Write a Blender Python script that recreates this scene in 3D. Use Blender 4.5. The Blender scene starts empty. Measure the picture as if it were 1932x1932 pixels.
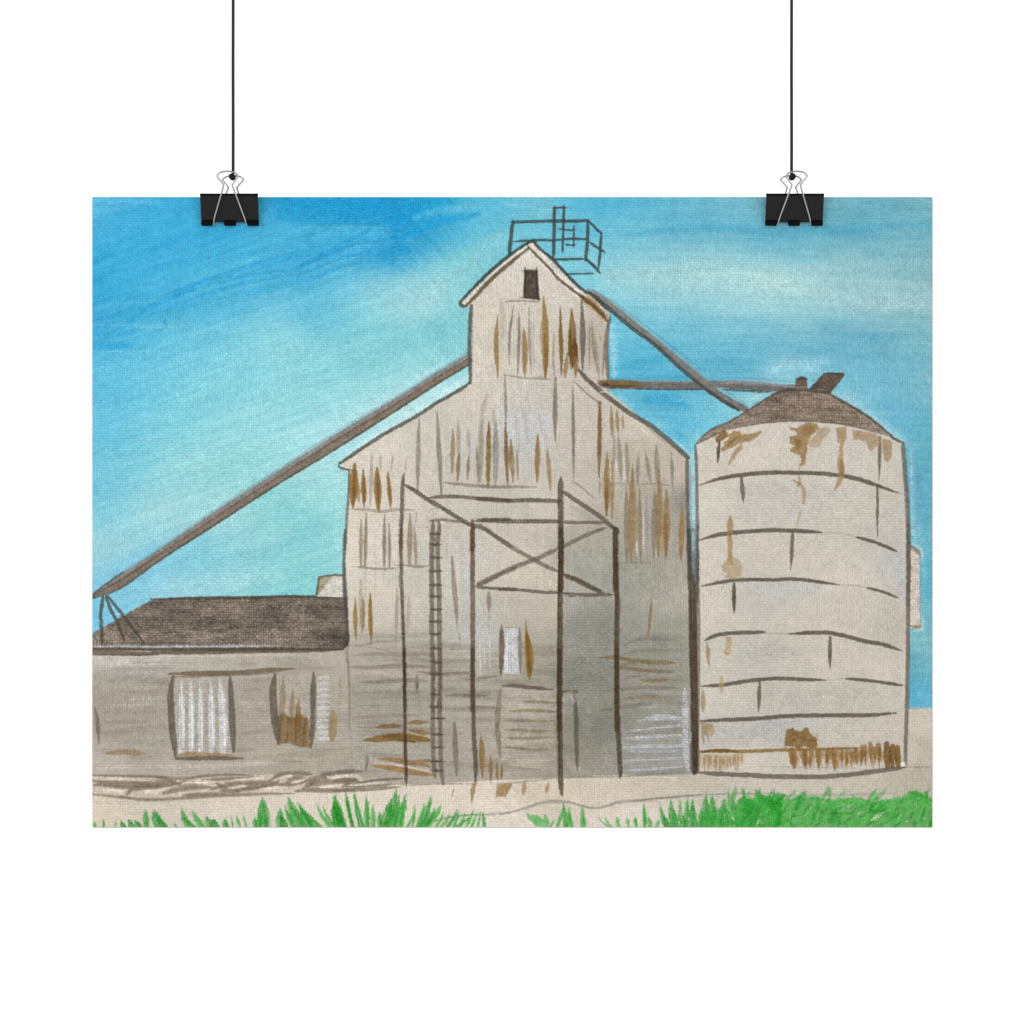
import math
import numpy as np

# ---------------------------------------------------------------------------
# 1. THE PICTURE ON THE POSTER: a loose acrylic painting on canvas, laid down
#    brush stroke by brush stroke on a fine grid. Units: 'u', 1 u = 0.363 mm on
#    the sheet, measured on the same grid as the poster's own corners below.
# ---------------------------------------------------------------------------
PX0, PX1, PY0, PY1 = 184.4, 1863.8, 394.0, 1654.0
GW, GH = 1281, 961                       # pigment samples across and down
xs = np.linspace(PX0, PX1, GW, dtype=np.float32)
ys = np.linspace(PY0, PY1, GH, dtype=np.float32)
KX = (GW - 1) / (PX1 - PX0)
KY = (GH - 1) / (PY1 - PY0)
X, Y = np.meshgrid(xs, ys)
rng = np.random.default_rng(11)


def vnoise(u, v, seed):
    """smooth value noise, about -1..1, at coordinates u, v (cell size 1)"""
    r = np.random.default_rng(seed)
    tab = r.uniform(-1, 1, (256, 256)).astype(np.float32)
    iu = np.floor(u).astype(np.int64); iv = np.floor(v).astype(np.int64)
    fu = (u - iu).astype(np.float32); fv = (v - iv).astype(np.float32)
    fu = fu * fu * (3 - 2 * fu); fv = fv * fv * (3 - 2 * fv)
    a = tab[iv & 255, iu & 255]; b = tab[iv & 255, (iu + 1) & 255]
    c = tab[(iv + 1) & 255, iu & 255]; d = tab[(iv + 1) & 255, (iu + 1) & 255]
    return (a + (b - a) * fu) * (1 - fv) + (c + (d - c) * fu) * fv


# --- the weave of the canvas: threads about 5 u apart, uneven ---------------
PITCH = 5.05
wx = X + 1.3 * vnoise(X / 60, Y / 35, 1) + 0.7 * vnoise(X / 9, Y / 14, 2)
wy = Y + 1.3 * vnoise(X / 35, Y / 60, 3) + 0.7 * vnoise(X / 14, Y / 9, 4)
tx, ty = wx / PITCH, wy / PITCH
cx = np.cos(2 * np.pi * tx); cy = np.cos(2 * np.pi * ty)
par = np.cos(np.pi * (np.floor(tx + .5) + np.floor(ty + .5)))     # over / under
spot = vnoise(np.floor(tx + .5) * 1.0 + .37, np.floor(ty + .5) * 1.0 + .61, 5)
mixv = 0.5 + 0.5 * vnoise(X / 170, Y / 130, 6)                   # warp or weft shows more
bead = vnoise(X / 2.9 + 40, Y / 5.2, 10) * mixv + vnoise(X / 5.2, Y / 2.9 + 40, 12) * (1 - mixv)
WEAVE = (0.60 * cx * (0.35 + 0.8 * mixv) + 0.50 * cy * (1.05 - 0.75 * mixv)
         + 0.30 * par * (0.5 + 0.5 * cx) + 0.30 * spot + 0.60 * bead + 0.28 * vnoise(X / 2.0, Y / 2.0, 7))
WEAVE = np.clip(WEAVE / 1.2, -1.3, 1.3).astype(np.float32)
WEAVE -= WEAVE.mean()
N_MID = vnoise(X / 7, Y / 7, 8)
N_FINE = vnoise(X / 2.6, Y / 2.6, 9)
N_TONE = (0.6 * vnoise(X / 11, Y / 11, 13) + 0.5 * vnoise(X / 4, Y / 4, 14)).astype(np.float32)

IMG = np.zeros((GH, GW, 3), np.float32)
CLS = np.zeros((GH, GW), np.uint8)
NAMES = ['sky']


def cid(name):
    if name not in NAMES:
        NAMES.append(name)
    return NAMES.index(name)


def col(c):
    if isinstance(c, np.ndarray):
        return c
    r, g, b = c
    if r - b > 60 and r < 200:                  # the ochres are a little browner
        r, g, b = r * .91, g * .925, b * .95 + 5
    return np.array((r, g, b), np.float32) / 255.0


def tile(x0, y0, size):
    k = size / 1932.0
    return (x0, y0, k)


U = (0, 0, 1.0)
A = tile(980, 390, 280); B = tile(910, 560, 350); C = tile(1180, 370, 350); D = tile(1180, 560, 350)
E = tile(1520, 370, 360); F = tile(1370, 700, 510); G = tile(660, 740, 360); H = tile(960, 740, 440)
I = tile(670, 1060, 360); J = tile(1000, 1060, 400); K = tile(670, 1300, 360); M = tile(1000, 1300, 400)
N = tile(170, 1130, 540); O = tile(170, 740, 530); Q = tile(1370, 1050, 510); R = tile(1480, 1420, 400)
T = tile(1260, 1530, 300); P = tile(590, 370, 430); L = tile(160, 370, 430)


def pts(t, s):
    if isinstance(s, str):
        s = [float(v) for v in s.replace(',', ' ').split()]
    a = np.array(s, np.float64).reshape(-1, 2)
    return a * t[2] + np.array([t[0], t[1]])


def smooth(p, step=7.0):
    if len(p) < 3:
        q = p
    else:
        q = []
        pp = np.vstack([2 * p[0] - p[1], p, 2 * p[-1] - p[-2]])
        for i in range(1, len(pp) - 2):
            a, b, c, d = pp[i - 1:i + 3]
            n = max(2, int(np.hypot(*(c - b)) / step))
            for k in range(n):
                s = k / n
                q.append(0.5 * (2 * b + (c - a) * s + (2 * a - 5 * b + 4 * c - d) * s * s
                                + (3 * b - a - 3 * c + d) * s ** 3))
        q.append(p[-1])
        q = np.array(q)
    return q


def window(x0, y0, x1, y1, m):
    i0 = max(0, int((y0 - m - PY0) * KY)); i1 = min(GH, int((y1 + m - PY0) * KY) + 2)
    j0 = max(0, int((x0 - m - PX0) * KX)); j1 = min(GW, int((x1 + m - PX0) * KX) + 2)
    return (slice(i0, i1), slice(j0, j1)) if i1 > i0 and j1 > j0 else None


def lay(w, cov, c, a, tex, cls, streak=None):
    """put pigment c down where cov > 0; tex: how much of it only takes on the raised threads"""
    al = a * cov
    if tex:
        al = al * np.clip(1 - tex * (0.5 - 0.55 * WEAVE[w] - 0.25 * N_MID[w]), 0, 1)
    cc = c[w] if c.ndim == 3 else np.broadcast_to(c, cov.shape + (3,))
    if c.ndim == 1:                              # a loaded brush never leaves an even tone
        cc = cc * (1 + 0.09 * N_TONE[w] + 0.05 * N_FINE[w] + 0.03 * WEAVE[w])[..., None]
    IMG[w] = IMG[w] * (1 - al[..., None]) + cc * al[..., None]
    if cls is not None:
        k = cid(cls)
        CLS[w][cov > 0.5] = k


def S(t, p, w, c, a=1.0, tp=(.35, .35), soft=1.6, tex=.34, rough=1.1, cls=None, dry=None, ease=.3):
    """one brush stroke along p; w is its width in the tile's units, tp how wide its two ends are"""
    q = pts(t, p)
    width = w * t[2]
    if dry is None:
        dry = min(0.85, .11 * width) if soft < 3 else 0.0
    q = smooth(q)
    seg = np.hypot(*(q[1:] - q[:-1]).T)
    cum = np.concatenate([[0], np.cumsum(seg)]); tot = max(cum[-1], 1e-6); s = cum / tot
    def prof(v):
        e0 = np.clip(v / ease, 0, 1); e1 = np.clip((1 - v) / ease, 0, 1)
        f0 = tp[0] + (1 - tp[0]) * np.sin(e0 * np.pi / 2)
        f1 = tp[1] + (1 - tp[1]) * np.sin(e1 * np.pi / 2)
        return f0 * f1
    hw = 0.5 * width * prof(s)
    mg = width * .5 + soft + rough * 2 + 3
    W = window(q[:, 0].min(), q[:, 1].min(), q[:, 0].max(), q[:, 1].max(), mg)
    if W is None:
        return
    sd = np.full((W[0].stop - W[0].start, W[1].stop - W[1].start), 1e3, np.float32)
    for i in range(len(q) - 1):
        a0, b0 = q[i], q[i + 1]
        w2 = window(min(a0[0], b0[0]), min(a0[1], b0[1]), max(a0[0], b0[0]), max(a0[1], b0[1]), mg)
        if w2 is None:
            continue
        dx, dy = b0 - a0
        l2 = max(dx * dx + dy * dy, 1e-9)
        xx = X[w2] - a0[0]; yy = Y[w2] - a0[1]
        tt = np.clip((xx * dx + yy * dy) / l2, 0, 1)
        d = np.hypot(xx - tt * dx, yy - tt * dy) - (hw[i] + (hw[i + 1] - hw[i]) * tt)
        v = sd[w2[0].start - W[0].start:w2[0].stop - W[0].start, w2[1].start - W[1].start:w2[1].stop - W[1].start]
        np.minimum(v, d, out=v)
    sd = sd + rough * (0.7 * N_MID[W] + 0.4 * N_FINE[W]) - dry * WEAVE[W]
    lay(W, np.clip(0.5 - sd / soft, 0, 1), col(c), a, tex, cls)


def Z(t, p, c, a=1.0, soft=1.6, tex=0.0, rough=.7, cls=None, round_=False, dry=0.3):
    """fill the outline p"""
    q = pts(t, p)
    if round_:
        q = smooth(np.vstack([q, q[:1]]))[:-1]
    W = window(q[:, 0].min(), q[:, 1].min(), q[:, 0].max(), q[:, 1].max(), soft + 4)
    if W is None:
        return
    x = X[W]; y = Y[W]
    ins = np.zeros(x.shape, bool); d2 = np.full(x.shape, 1e9, np.float32)
    n = len(q)
    for i in range(n):
        (x1, y1), (x2, y2) = q[i], q[(i + 1) % n]
        if y1 != y2:
            ins ^= ((y1 > y) != (y2 > y)) & (x < (x2 - x1) * (y - y1) / (y2 - y1) + x1)
        dx, dy = x2 - x1, y2 - y1
        l2 = max(dx * dx + dy * dy, 1e-9)
        tt = np.clip(((x - x1) * dx + (y - y1) * dy) / l2, 0, 1)
        d2 = np.minimum(d2, (x - x1 - tt * dx) ** 2 + (y - y1 - tt * dy) ** 2)
    sd = np.sqrt(d2) * np.where(ins, -1, 1)
    sd = sd + rough * (0.7 * N_MID[W] + 0.4 * N_FINE[W]) - dry * WEAVE[W]
    lay(W, np.clip(0.5 - sd / soft, 0, 1), col(c), a, tex, cls)


def V(t, x0, y0, x1, y1, w, c, a=1.0, bow=0, tp=(.12, .2), **k):
    """a lens-shaped vertical or level dab"""
    xm, ym = (x0 + x1) / 2, (y0 + y1) / 2
    if abs(y1 - y0) >= abs(x1 - x0):
        xm += bow
    else:
        ym += bow
    k.setdefault('ease', .5); k.setdefault('tex', .3)
    if 20 < c[0] - c[2] < 45 and max(c) > 140 and c[0] < 200:      # the thin grey-brown washes
        c = tuple(v * .91 for v in c); a = min(.95, a * 1.18)
    S(t, [x0, y0, xm, ym, x1, y1], w, c, a, tp, **k)


def wash(t, p, w, c, a, soft=14, **k):
    """a thinned, soft-edged stroke"""
    k.setdefault('tp', (.6, .6)); k.setdefault('tex', .15); k.setdefault('rough', 2.0)
    S(t, p, w, c, a, soft=soft, **k)


def field(data, s2, power=2.0):
    """colours known at a few spots, blended over the whole sheet"""
    small = (slice(None, None, 6), slice(None, None, 6))
    gx, gy = X[small], Y[small]
    num = np.zeros(gx.shape + (3,), np.float64); den = np.zeros(gx.shape, np.float64)
    for (x, y, r, g, b) in data:
        d2 = (gx - x) ** 2 + (1.5 * (gy - y)) ** 2
        w = np.exp(-d2 / (2 * s2)) + 1e-7 / (1 + d2 / s2) if power == 0 else 1.0 / (d2 + s2) ** power
        num += w[..., None] * np.array([r, g, b]) / 255.0; den += w
    out = num / den[..., None]
    # back up to the full grid
    fi = np.arange(GH) / 6.0; fj = np.arange(GW) / 6.0
    i0 = np.clip(fi.astype(int), 0, out.shape[0] - 2); j0 = np.clip(fj.astype(int), 0, out.shape[1] - 2)
    a = np.clip(fi - i0, 0, 1)[:, None, None]; b = np.clip(fj - j0, 0, 1)[None, :, None]
    o = (out[i0][:, j0] * (1 - b) + out[i0][:, j0 + 1] * b) * (1 - a) + (out[i0 + 1][:, j0] * (1 - b) + out[i0 + 1][:, j0 + 1] * b) * a
    return o.astype(np.float32)


# ---- pigments ---------------------------------------------------------------
DK = (80, 72, 63); DD = (62, 55, 44); BLK = (50, 44, 36); LN = (112, 103, 92); LT = (150, 141, 128)
FT = (172, 163, 150); TL = (70, 86, 88); OC = (156, 118, 62); OD = (128, 88, 34); OX = (104, 66, 14)
OL = (182, 148, 100); WH = (222, 222, 226); CR = (232, 224, 212); PIPE = (142, 132, 121); STEEL = (128, 130, 132)

# ---- sky --------------------------------------------------------------------
SKY = """
195 405 100 188 222;260 425 58 168 219;400 440 46 165 215;200 560 46 165 215;300 540 62 173 220;400 560 72 180 220
480 530 66 178 220;550 540 46 160 210;560 480 62 170 215;570 462 84 184 220;200 640 56 165 212;350 600 62 170 212
450 600 77 178 215;560 580 112 195 218;200 682 52 165 215;280 690 85 185 220;400 680 106 195 220;540 680 132 206 220
200 745 110 200 225;350 740 116 200 222;480 740 126 204 220;580 700 148 214 220;200 790 100 190 218;400 790 126 204 218
320 405 48 166 216;360 470 58 172 219;260 480 50 168 218;440 470 52 168 216
650 420 22 146 201;800 420 16 146 205;880 400 30 156 211;600 405 26 151 206;650 480 74 180 220;760 465 84 184 220
700 410 20 145 202;750 430 18 145 202
810 472 16 140 200;830 455 16 140 200;900 450 52 165 210;950 440 74 180 215;1000 410 92 190 220;930 415 88 190 220
620 520 42 155 210;700 500 54 165 215;780 510 34 151 206;690 570 110 195 220;620 560 80 180 220;760 580 148 208 220
820 580 140 205 215;850 600 182 219 215;880 650 94 182 197;830 610 176 218 215;930 560 122 195 205;900 530 140 210 213
980 480 150 205 210;650 640 92 186 215;740 650 125 205 215;700 700 115 196 206;800 700 130 205 210;860 660 104 191 202
640 740 130 205 215;800 760 140 210 210;700 780 150 215 215;900 680 145 210 210;900 610 140 208 212;925 700 140 205 210
200 765 78 181 224;300 780 110 198 222;200 850 96 189 222;350 850 124 205 222;500 850 150 215 218;250 920 116 199 218
200 960 105 190 218;350 950 152 214 218;450 900 150 215 216;600 800 140 210 215;650 850 165 222 218;200 1020 120 200 222
300 1030 165 218 218;200 1100 165 212 216;500 1040 165 218 215;560 1020 132 209 208;600 1030 122 201 199;650 1000 155 218 214
680 980 170 222 216;500 1100 136 205 215;400 1130 120 201 220;450 1160 165 218 220;300 1150 120 200 228;250 1170 110 196 228
230 1190 150 208 225;600 1100 132 206 206;660 1100 152 216 212;550 1170 136 211 212;330 1180 175 220 225;190 1210 110 196 230
800 815 188 228 226;720 870 168 220 222;860 775 200 232 230;900 735 150 212 214
1090 430 148 200 205;1180 420 66 174 214;1000 460 74 176 215;1010 505 110 195 210;1060 470 100 190 210;1140 470 90 184 214
1150 520 130 205 220;1160 560 105 195 220;1240 480 95 186 214;1240 560 150 205 214;1040 430 110 190 215;1120 410 78 178 214
1230 400 60 165 210;1330 410 84 180 210;1450 400 100 182 206;1520 398 120 185 198;1380 450 76 170 205;1480 460 70 170 205
1250 450 108 194 214;1300 500 110 186 205;1240 520 148 205 214;1300 555 164 210 214;1400 550 165 211 211;1520 580 174 216 210
1450 500 140 200 205;1330 600 150 205 214;1450 600 150 208 214;1300 640 115 195 215;1480 650 115 190 210;1380 660 96 185 210
1500 700 86 178 210;1420 700 100 185 212;1260 640 104 194 219;1240 700 78 180 219
1232 690 125 203 221;1260 720 62 165 205;1300 700 90 185 215;1300 745 76 175 210;1240 800 150 206 215;1310 798 42 155 200
1285 795 60 168 208;1380 810 86 185 215;1400 850 86 185 219;1340 845 76 175 210;1295 840 128 205 220;1360 885 90 190 215
1385 895 130 205 217;1430 825 128 205 221;1420 750 58 162 200;1500 725 85 175 205;1470 742 60 165 200;1480 800 160 213 219
1600 420 110 180 196;1700 410 110 180 196;1850 410 115 176 186;1700 440 86 166 190;1620 460 76 166 195;1740 460 76 161 190
1850 445 80 166 190;1560 462 76 170 205;1800 500 125 186 196;1600 500 115 186 200;1700 530 135 190 196;1850 540 120 176 186
1560 562 172 213 205;1640 570 160 205 205;1750 590 155 200 205;1840 600 150 190 195;1600 622 130 195 205;1750 640 115 180 196
1850 650 115 180 190;1700 682 86 166 195;1560 692 104 180 205;1800 700 100 175 195;1600 722 94 175 200
1560 745 155 208 218;1700 740 104 185 210;1720 800 110 190 215;1690 832 160 209 214;1800 750 90 175 205;1850 762 128 185 196
1780 840 72 166 205;1755 868 145 204 214;1830 880 80 166 190;1850 950 86 166 190;1830 1000 72 156 186;1850 1050 86 170 195
1825 1082 108 180 200;1850 1150 72 166 195;1835 1272 136 190 195;1850 1330 90 166 186;1850 1400 70 166 200;1825 1402 80 175 210
1850 1220 80 168 192
"""
sky = [tuple(float(v) for v in s.split()) for s in SKY.replace('\n', ';').split(';') if s.strip()]
right = np.clip((X - 1180) / 200, 0, 1)[..., None]
sky = [(x, y, r, g, max(b, g + 3 + .008 * (1100 - x) * (x < 1100) * (y < 900))) for x, y, r, g, b in sky]
IMG[:] = 0.5 * field(sky, 40.0 ** 2, 0) + 0.5 * field(sky, 75.0 ** 2, 0)
IMG += (1 - right) * np.clip((1150 - Y) / 400, 0, 1)[..., None] * np.array([.014, .022, .016], np.float32)
IMG += right * (0.10 * (IMG.mean(axis=2, keepdims=True) - IMG) + np.array([.020, .026, .024], np.float32))
ang = np.where(X < 1000, -0.33, 0.03) * np.clip(np.abs(X - 1000) / 200, 0, 1)
ru = X * np.cos(ang) + Y * np.sin(ang); rv = -X * np.sin(ang) + Y * np.cos(ang)
st = vnoise(ru / 150, rv / 7.5, 21) + 0.7 * vnoise(ru / 60, rv / 3.2, 22) + 0.5 * vnoise(X / 55, Y / 30, 23)
IMG += 0.07 * (IMG.mean(axis=2, keepdims=True) - IMG)
st = st + 0.8 * vnoise(ru / 38, rv / 1.7, 24)
IMG += (st * 0.018)[..., None] * np.array([1.2, .8, .55], np.float32)

D1 = (22, 152, 208); D2 = (50, 168, 218)
# dark sweep along the top and its lower edge
wash(U, '548 398 640 402 760 400 868 396', 30, D1, .4, 9)
wash(U, '560 430 640 428 740 430 800 436', 40, D1, .35, 9)
wash(U, '780 436 840 424 900 402', 34, D1, .45, 11)
wash(U, '782 470 830 462 880 442 960 428', 18, D1, .5, 9, tp=(.9, .3))
wash(U, '784 450 800 480', 22, D1, .5, 9)
wash(U, '830 436 880 420 960 412', 14, (110, 196, 224), .5, 8)
S(U, '592 456 660 454 780 456', 5, (96, 188, 222), .5, soft=3)
wash(U, '630 470 700 462 776 468', 20, (92, 190, 224), .45, 9)
wash(U, '640 510 700 480 742 458', 9, (40, 156, 208), .5, 4)
wash(U, '596 534 660 506 720 486', 9, (30, 150, 206), .55, 4)
wash(U, '600 548 680 518 760 500', 7, (34, 152, 206), .5, 4)
wash(U, '620 556 700 530 800 520', 6, (40, 158, 210), .45, 4)
wash(U, '760 512 800 500 816 498', 22, (30, 150, 204), .55, 8)
wash(U, '766 526 790 530', 12, (40, 156, 208), .5, 6)
for i in range(16):
    x0 = 600 + rng.uniform(0, 130); y0 = 545 - (x0 - 600) * .32 + rng.uniform(-30, 26)
    ln = rng.uniform(40, 130)
    S(U, [x0, y0, x0 + ln * .5, y0 - ln * .17, x0 + ln, y0 - ln * .27], rng.uniform(1.6, 3.2), D2 if i % 3 else (120, 204, 230), .45, soft=2.4, tex=.5)
# long diagonal bristle marks on the left
for (p, w, c, a) in [
    ('260 640 330 600 430 560 540 528 600 512', 12, (40, 158, 210), .45), ('230 660 320 622 420 585 520 560 590 548', 8, (46, 160, 210), .45),
    ('330 590 430 552 520 524 600 500', 5, (34, 152, 206), .45), ('300 604 420 565 560 520', 3, (110, 198, 226), .4),
    ('420 545 500 520 590 500', 10, (96, 192, 224), .35), ('190 620 260 605 360 600', 6, (100, 192, 224), .3),
    ('370 560 450 530 520 515', 14, (90, 190, 224), .35), ('470 590 560 570 640 555', 16, (60, 172, 214), .4),
    ('190 640 300 612 400 570', 10, (44, 160, 210), .4), ('440 566 520 546 600 540', 6, (30, 150, 204), .4),
    ('188 650 300 650 420 652', 4, (120, 200, 226), .45), ('270 655 330 655 360 654', 2.5, (170, 222, 236), .6),
    ('186 690 230 692 262 690', 14, (44, 160, 214), .55), ('186 670 240 668 280 660', 12, (50, 164, 214), .4),
    ('186 704 300 704 420 706', 5, (130, 208, 228), .45), 
    ('186 440 260 425 330 420', 16, (50, 166, 216), .3), ('190 405 250 402 330 404', 9, (110, 194, 226), .4),
    ('186 470 240 460', 14, (80, 182, 222), .3), ('300 500 380 470 470 460', 18, (44, 162, 214), .3),
    ('240 560 330 530 400 515', 12, (44, 164, 216), .3), ('330 640 333 655', 6, (30, 150, 200), .5), ('326 626 328 640', 4, (40, 158, 206), .5)]:
    wash(U, p, w, c, a, max(2.0, w * .45))
# pale clouds near the tower
for (p, w, c, a) in [
    ('832 640 850 600 880 575', 46, (186, 222, 222), .5), ('764 575 770 600', 20, (170, 215, 220), .4), ('870 585 930 545 990 500', 40, (160, 210, 210), .35),
    ('870 648 885 655', 40, (84, 178, 195), .5), ('900 676 894 690', 18, (96, 186, 200), .45), ('880 560 860 590', 26, (196, 222, 212), .4),
    ('1015 470 990 510', 26, (168, 214, 214), .4), ('1080 425 1100 415', 36, (176, 208, 206), .4)]:
    wash(U, p, w, c, a * .4, 24, rough=4)
# right: level bands
for (p, w, c, a) in [
    ('1250 470 1400 455 1560 466 1700 455 1862 450', 18, (70, 162, 196), .45), ('1640 470 1740 462 1750 470', 12, (70, 156, 188), .45),
    ('1210 556 1300 552 1420 562 1560 572 1640 575', 46, (176, 214, 210), .45), ('1640 580 1760 596 1850 598', 30, (166, 200, 202), .4),
    ('1500 560 1560 565 1590 578', 26, (196, 222, 208), .45), ('1690 672 1740 676 1800 680', 18, (80, 162, 192), .4),
    ('1560 690 1640 700 1700 690', 16, (84, 170, 200), .35), ('1250 736 1300 722 1330 716', 20, (60, 165, 204), .5),
    ('1290 800 1330 800 1370 812', 22, (36, 152, 198), .5), ('1320 838 1370 846 1400 850', 26, (70, 172, 210), .4),
    ('1352 862 1366 880', 26, (70, 172, 210), .45), ('1228 800 1260 830 1320 868 1372 900', 13, (180, 220, 224), .55),
    ('1300 845 1330 850', 24, (170, 214, 220), .4), ('1223 660 1226 720 1228 760', 7, (170, 220, 232), .6),
    ('1542 742 1580 736 1640 740', 12, (176, 216, 226), .35), ('1640 780 1700 826 1760 872 1800 900', 16, (176, 214, 218), .45),
    ('1716 820 1760 850', 10, (188, 216, 220), .45), ('1690 806 1660 790', 8, (200, 226, 230), .4), ('1780 842 1840 870', 16, (66, 160, 196), .4),
    ('1818 880 1822 960 1824 1060', 8, (120, 184, 200), .5), ('1850 990 1846 1100', 18, (72, 160, 190), .35), ('1820 1080 1834 1094', 8, (170, 206, 212), .5),
    ('1846 1105 1848 1180 1846 1250', 8, (150, 200, 210), .45), ('1824 1264 1846 1260', 14, (176, 208, 208), .5), ('1826 1290 1850 1300 1852 1330', 16, (130, 186, 196), .35),
    ('1844 745 1862 760', 12, (170, 200, 208), .45), ('1390 880 1398 860', 10, (190, 226, 232), .5)]:
    wash(U, p, w, c, a * .7, max(5, w * .45))
for (p, w, c, a) in [
    ('1228 806 1260 836 1320 874 1376 908', 14, (176, 222, 230), .6), ('1226 650 1228 700 1228 752', 12, (164, 216, 230), .55), ('1540 742 1570 730 1610 732 1650 722', 26, (172, 216, 228), .5),
    ('1668 790 1700 806 1760 850 1806 884', 20, (176, 216, 224), .6), ('1500 800 1540 778', 14, (196, 228, 232), .6), ('1440 868 1480 836 1530 800', 14, (150, 212, 228), .45),
    ('1822 900 1826 1000 1828 1080', 12, (150, 200, 214), .5), ('1240 800 1262 812', 16, (190, 226, 230), .4), ('1000 470 960 500 920 560', 24, (160, 214, 216), .3),
    ('720 905 800 848 900 786 936 766', 26, (190, 232, 234), .5), ('660 940 700 905', 14, (176, 226, 228), .4), ('672 950 676 1050 672 1140', 16, (176, 222, 220), .35)]:
    wash(U, p, w, c, a, max(7, w * .7), rough=3)
for (p, w, c, a) in [('1850 960 1848 1060 1852 1160', 26, (120, 184, 202), .4), ('1850 1180 1846 1260 1850 1340 1846 1400', 30, (122, 186, 202), .42), ('1836 1060 1842 1090', 20, (150, 200, 210), .4),
                     ('560 960 660 900 760 836 860 772', 30, (186, 226, 226), .35), ('400 1030 500 970 600 910', 26, (178, 222, 224), .35), ('330 1170 440 1160 560 1150', 24, (176, 220, 224), .35), ('600 1010 650 970 690 950', 20, (176, 222, 220), .35),
                     ('560 700 680 690 800 700', 40, (146, 208, 222), .3), ('1230 860 1290 880 1350 905', 10, (190, 226, 230), .35), ('1640 600 1740 612 1850 610', 40, (172, 206, 208), .35), ('1450 540 1540 548 1600 560', 34, (178, 216, 214), .3)]:
    wash(U, p, w, c, a, max(7, w * .7), rough=3)
for i in range(170):                    # small bristle marks everywhere
    x0 = rng.uniform(190, 1840); y0 = rng.uniform(400, 1180 if x0 < 690 else (760 if x0 > 1200 else 470))
    ln = rng.uniform(25, 120); sl = -.28 if x0 < 900 else .02
    S(U, [x0, y0, x0 + ln, y0 + ln * sl], rng.uniform(1.2, 3.5), (180, 222, 230) if i % 2 else (60, 160, 200), .2, soft=2.5, tex=.7)
for i in range(70):                     # specks
    x0 = rng.uniform(190, 1860); y0 = rng.uniform(400, 1100)
    S(U, [x0, y0, x0 + rng.uniform(1, 4), y0 + rng.uniform(-2, 4)], rng.uniform(1, 1.8), (50, 120, 150), .5, soft=1.4)


def cfield(txt, s2=900.0, p=2.0):
    return field([tuple(float(v) for v in s.split()) for s in txt.replace('\n', ';').split(';') if s.strip()], s2, p)


# ---- bare ground, low shed, grain elevator, silo: the washes under the lines -
SHED, ELEV, SILO, GROUND, STONES = 'painted_shed', 'painted_grain_elevator', 'painted_silo', 'painted_ground', 'painted_stone_row'
GRD = cfield("""190 1640 222 208 190;300 1600 214 203 188;500 1620 222 210 196;700 1600 226 213 198;900 1600 226 213 198;1000 1640 230 218 204
1100 1590 216 203 186;1200 1580 214 202 186;1300 1570 208 196 180;1400 1570 198 190 176;1500 1560 206 196 184;1700 1570 200 192 178;1850 1550 188 178 164
1840 1450 210 200 186;1850 1500 186 178 162;1825 1500 206 196 182;1250 1640 226 214 202;1350 1640 224 212 200;1850 1425 206 194 182""")
GRD *= np.array([.98, .984, .978], np.float32)
Z(U, '170 1535 700 1530 1400 1540 1814 1520 1814 1415 1880 1415 1880 1670 170 1670', GRD, cls=GROUND, soft=2)
wash(U, '1820 1417 1870 1416', 3, (84, 150, 170), .6, 3)

SHD = cfield("""190 1315 205 198 188;250 1330 196 192 184;400 1325 196 190 178;550 1315 194 186 172;660 1310 196 188 174;200 1400 176 167 153
250 1450 180 171 157;300 1400 176 168 155;320 1480 180 173 160;400 1500 188 180 166;500 1400 178 170 156;500 1450 180 172 159;560 1500 190 181 166
600 1350 178 170 156;680 1350 190 182 168;640 1500 188 179 163;690 1430 184 176 163;690 1540 180 172 158;200 1530 198 189 175;350 1540 192 184 170
550 1535 184 176 162;220 1360 180 172 160;680 1250 198 190 176""")
SHD *= np.array([.936, .935, .932], np.float32)
Z(U, '170 1285 500 1285 690 1280 712 1290 716 1330 716 1550 500 1556 170 1556', SHD, cls=SHED, soft=2)
wash(N, '60 690 300 695 600 690', 60, (208, 206, 202), .5, 8)
wash(N, '60 660 400 655 900 650 1500 640', 16, (220, 208, 192), .6, 4)
for (p, w, c, a) in [('150 830 400 805 590 810', 40, (140, 138, 132), .45), ('1330 680 1500 670 1620 680', 34, (146, 146, 142), .35),
                     ('300 1240 400 1260 560 1255', 60, (160, 156, 146), .4), ('60 760 300 755 600 745', 14, (172, 160, 144), .5),
                     ('60 1460 400 1440 900 1440 1400 1400', 30, (208, 198, 184), .45), ('1060 1420 1200 1380 1500 1370 1880 1340', 16, (168, 156, 138), .4),
                     ('1300 1460 1500 1430 1880 1390', 26, (170, 158, 140), .4), ('1120 1000 1300 1010', 90, (184, 176, 164), .3),
                     ('70 840 600 835', 10, (158, 148, 134), .35), ('140 900 560 920', 12, (166, 156, 142), .3), ('60 980 500 985', 8, (164, 154, 140), .3),
                     ('200 1060 560 1070', 10, (184, 176, 162), .35), ('160 1130 420 1150', 10, (160, 152, 140), .3), ('1080 1100 1320 1130', 12, (164, 154, 140), .3),
                     ('1080 900 1320 905', 8, (166, 156, 142), .3), ('1690 1350 1880 1300', 60, (176, 168, 154), .3)]:
    wash(N, p, w, c, a, 5)

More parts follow.
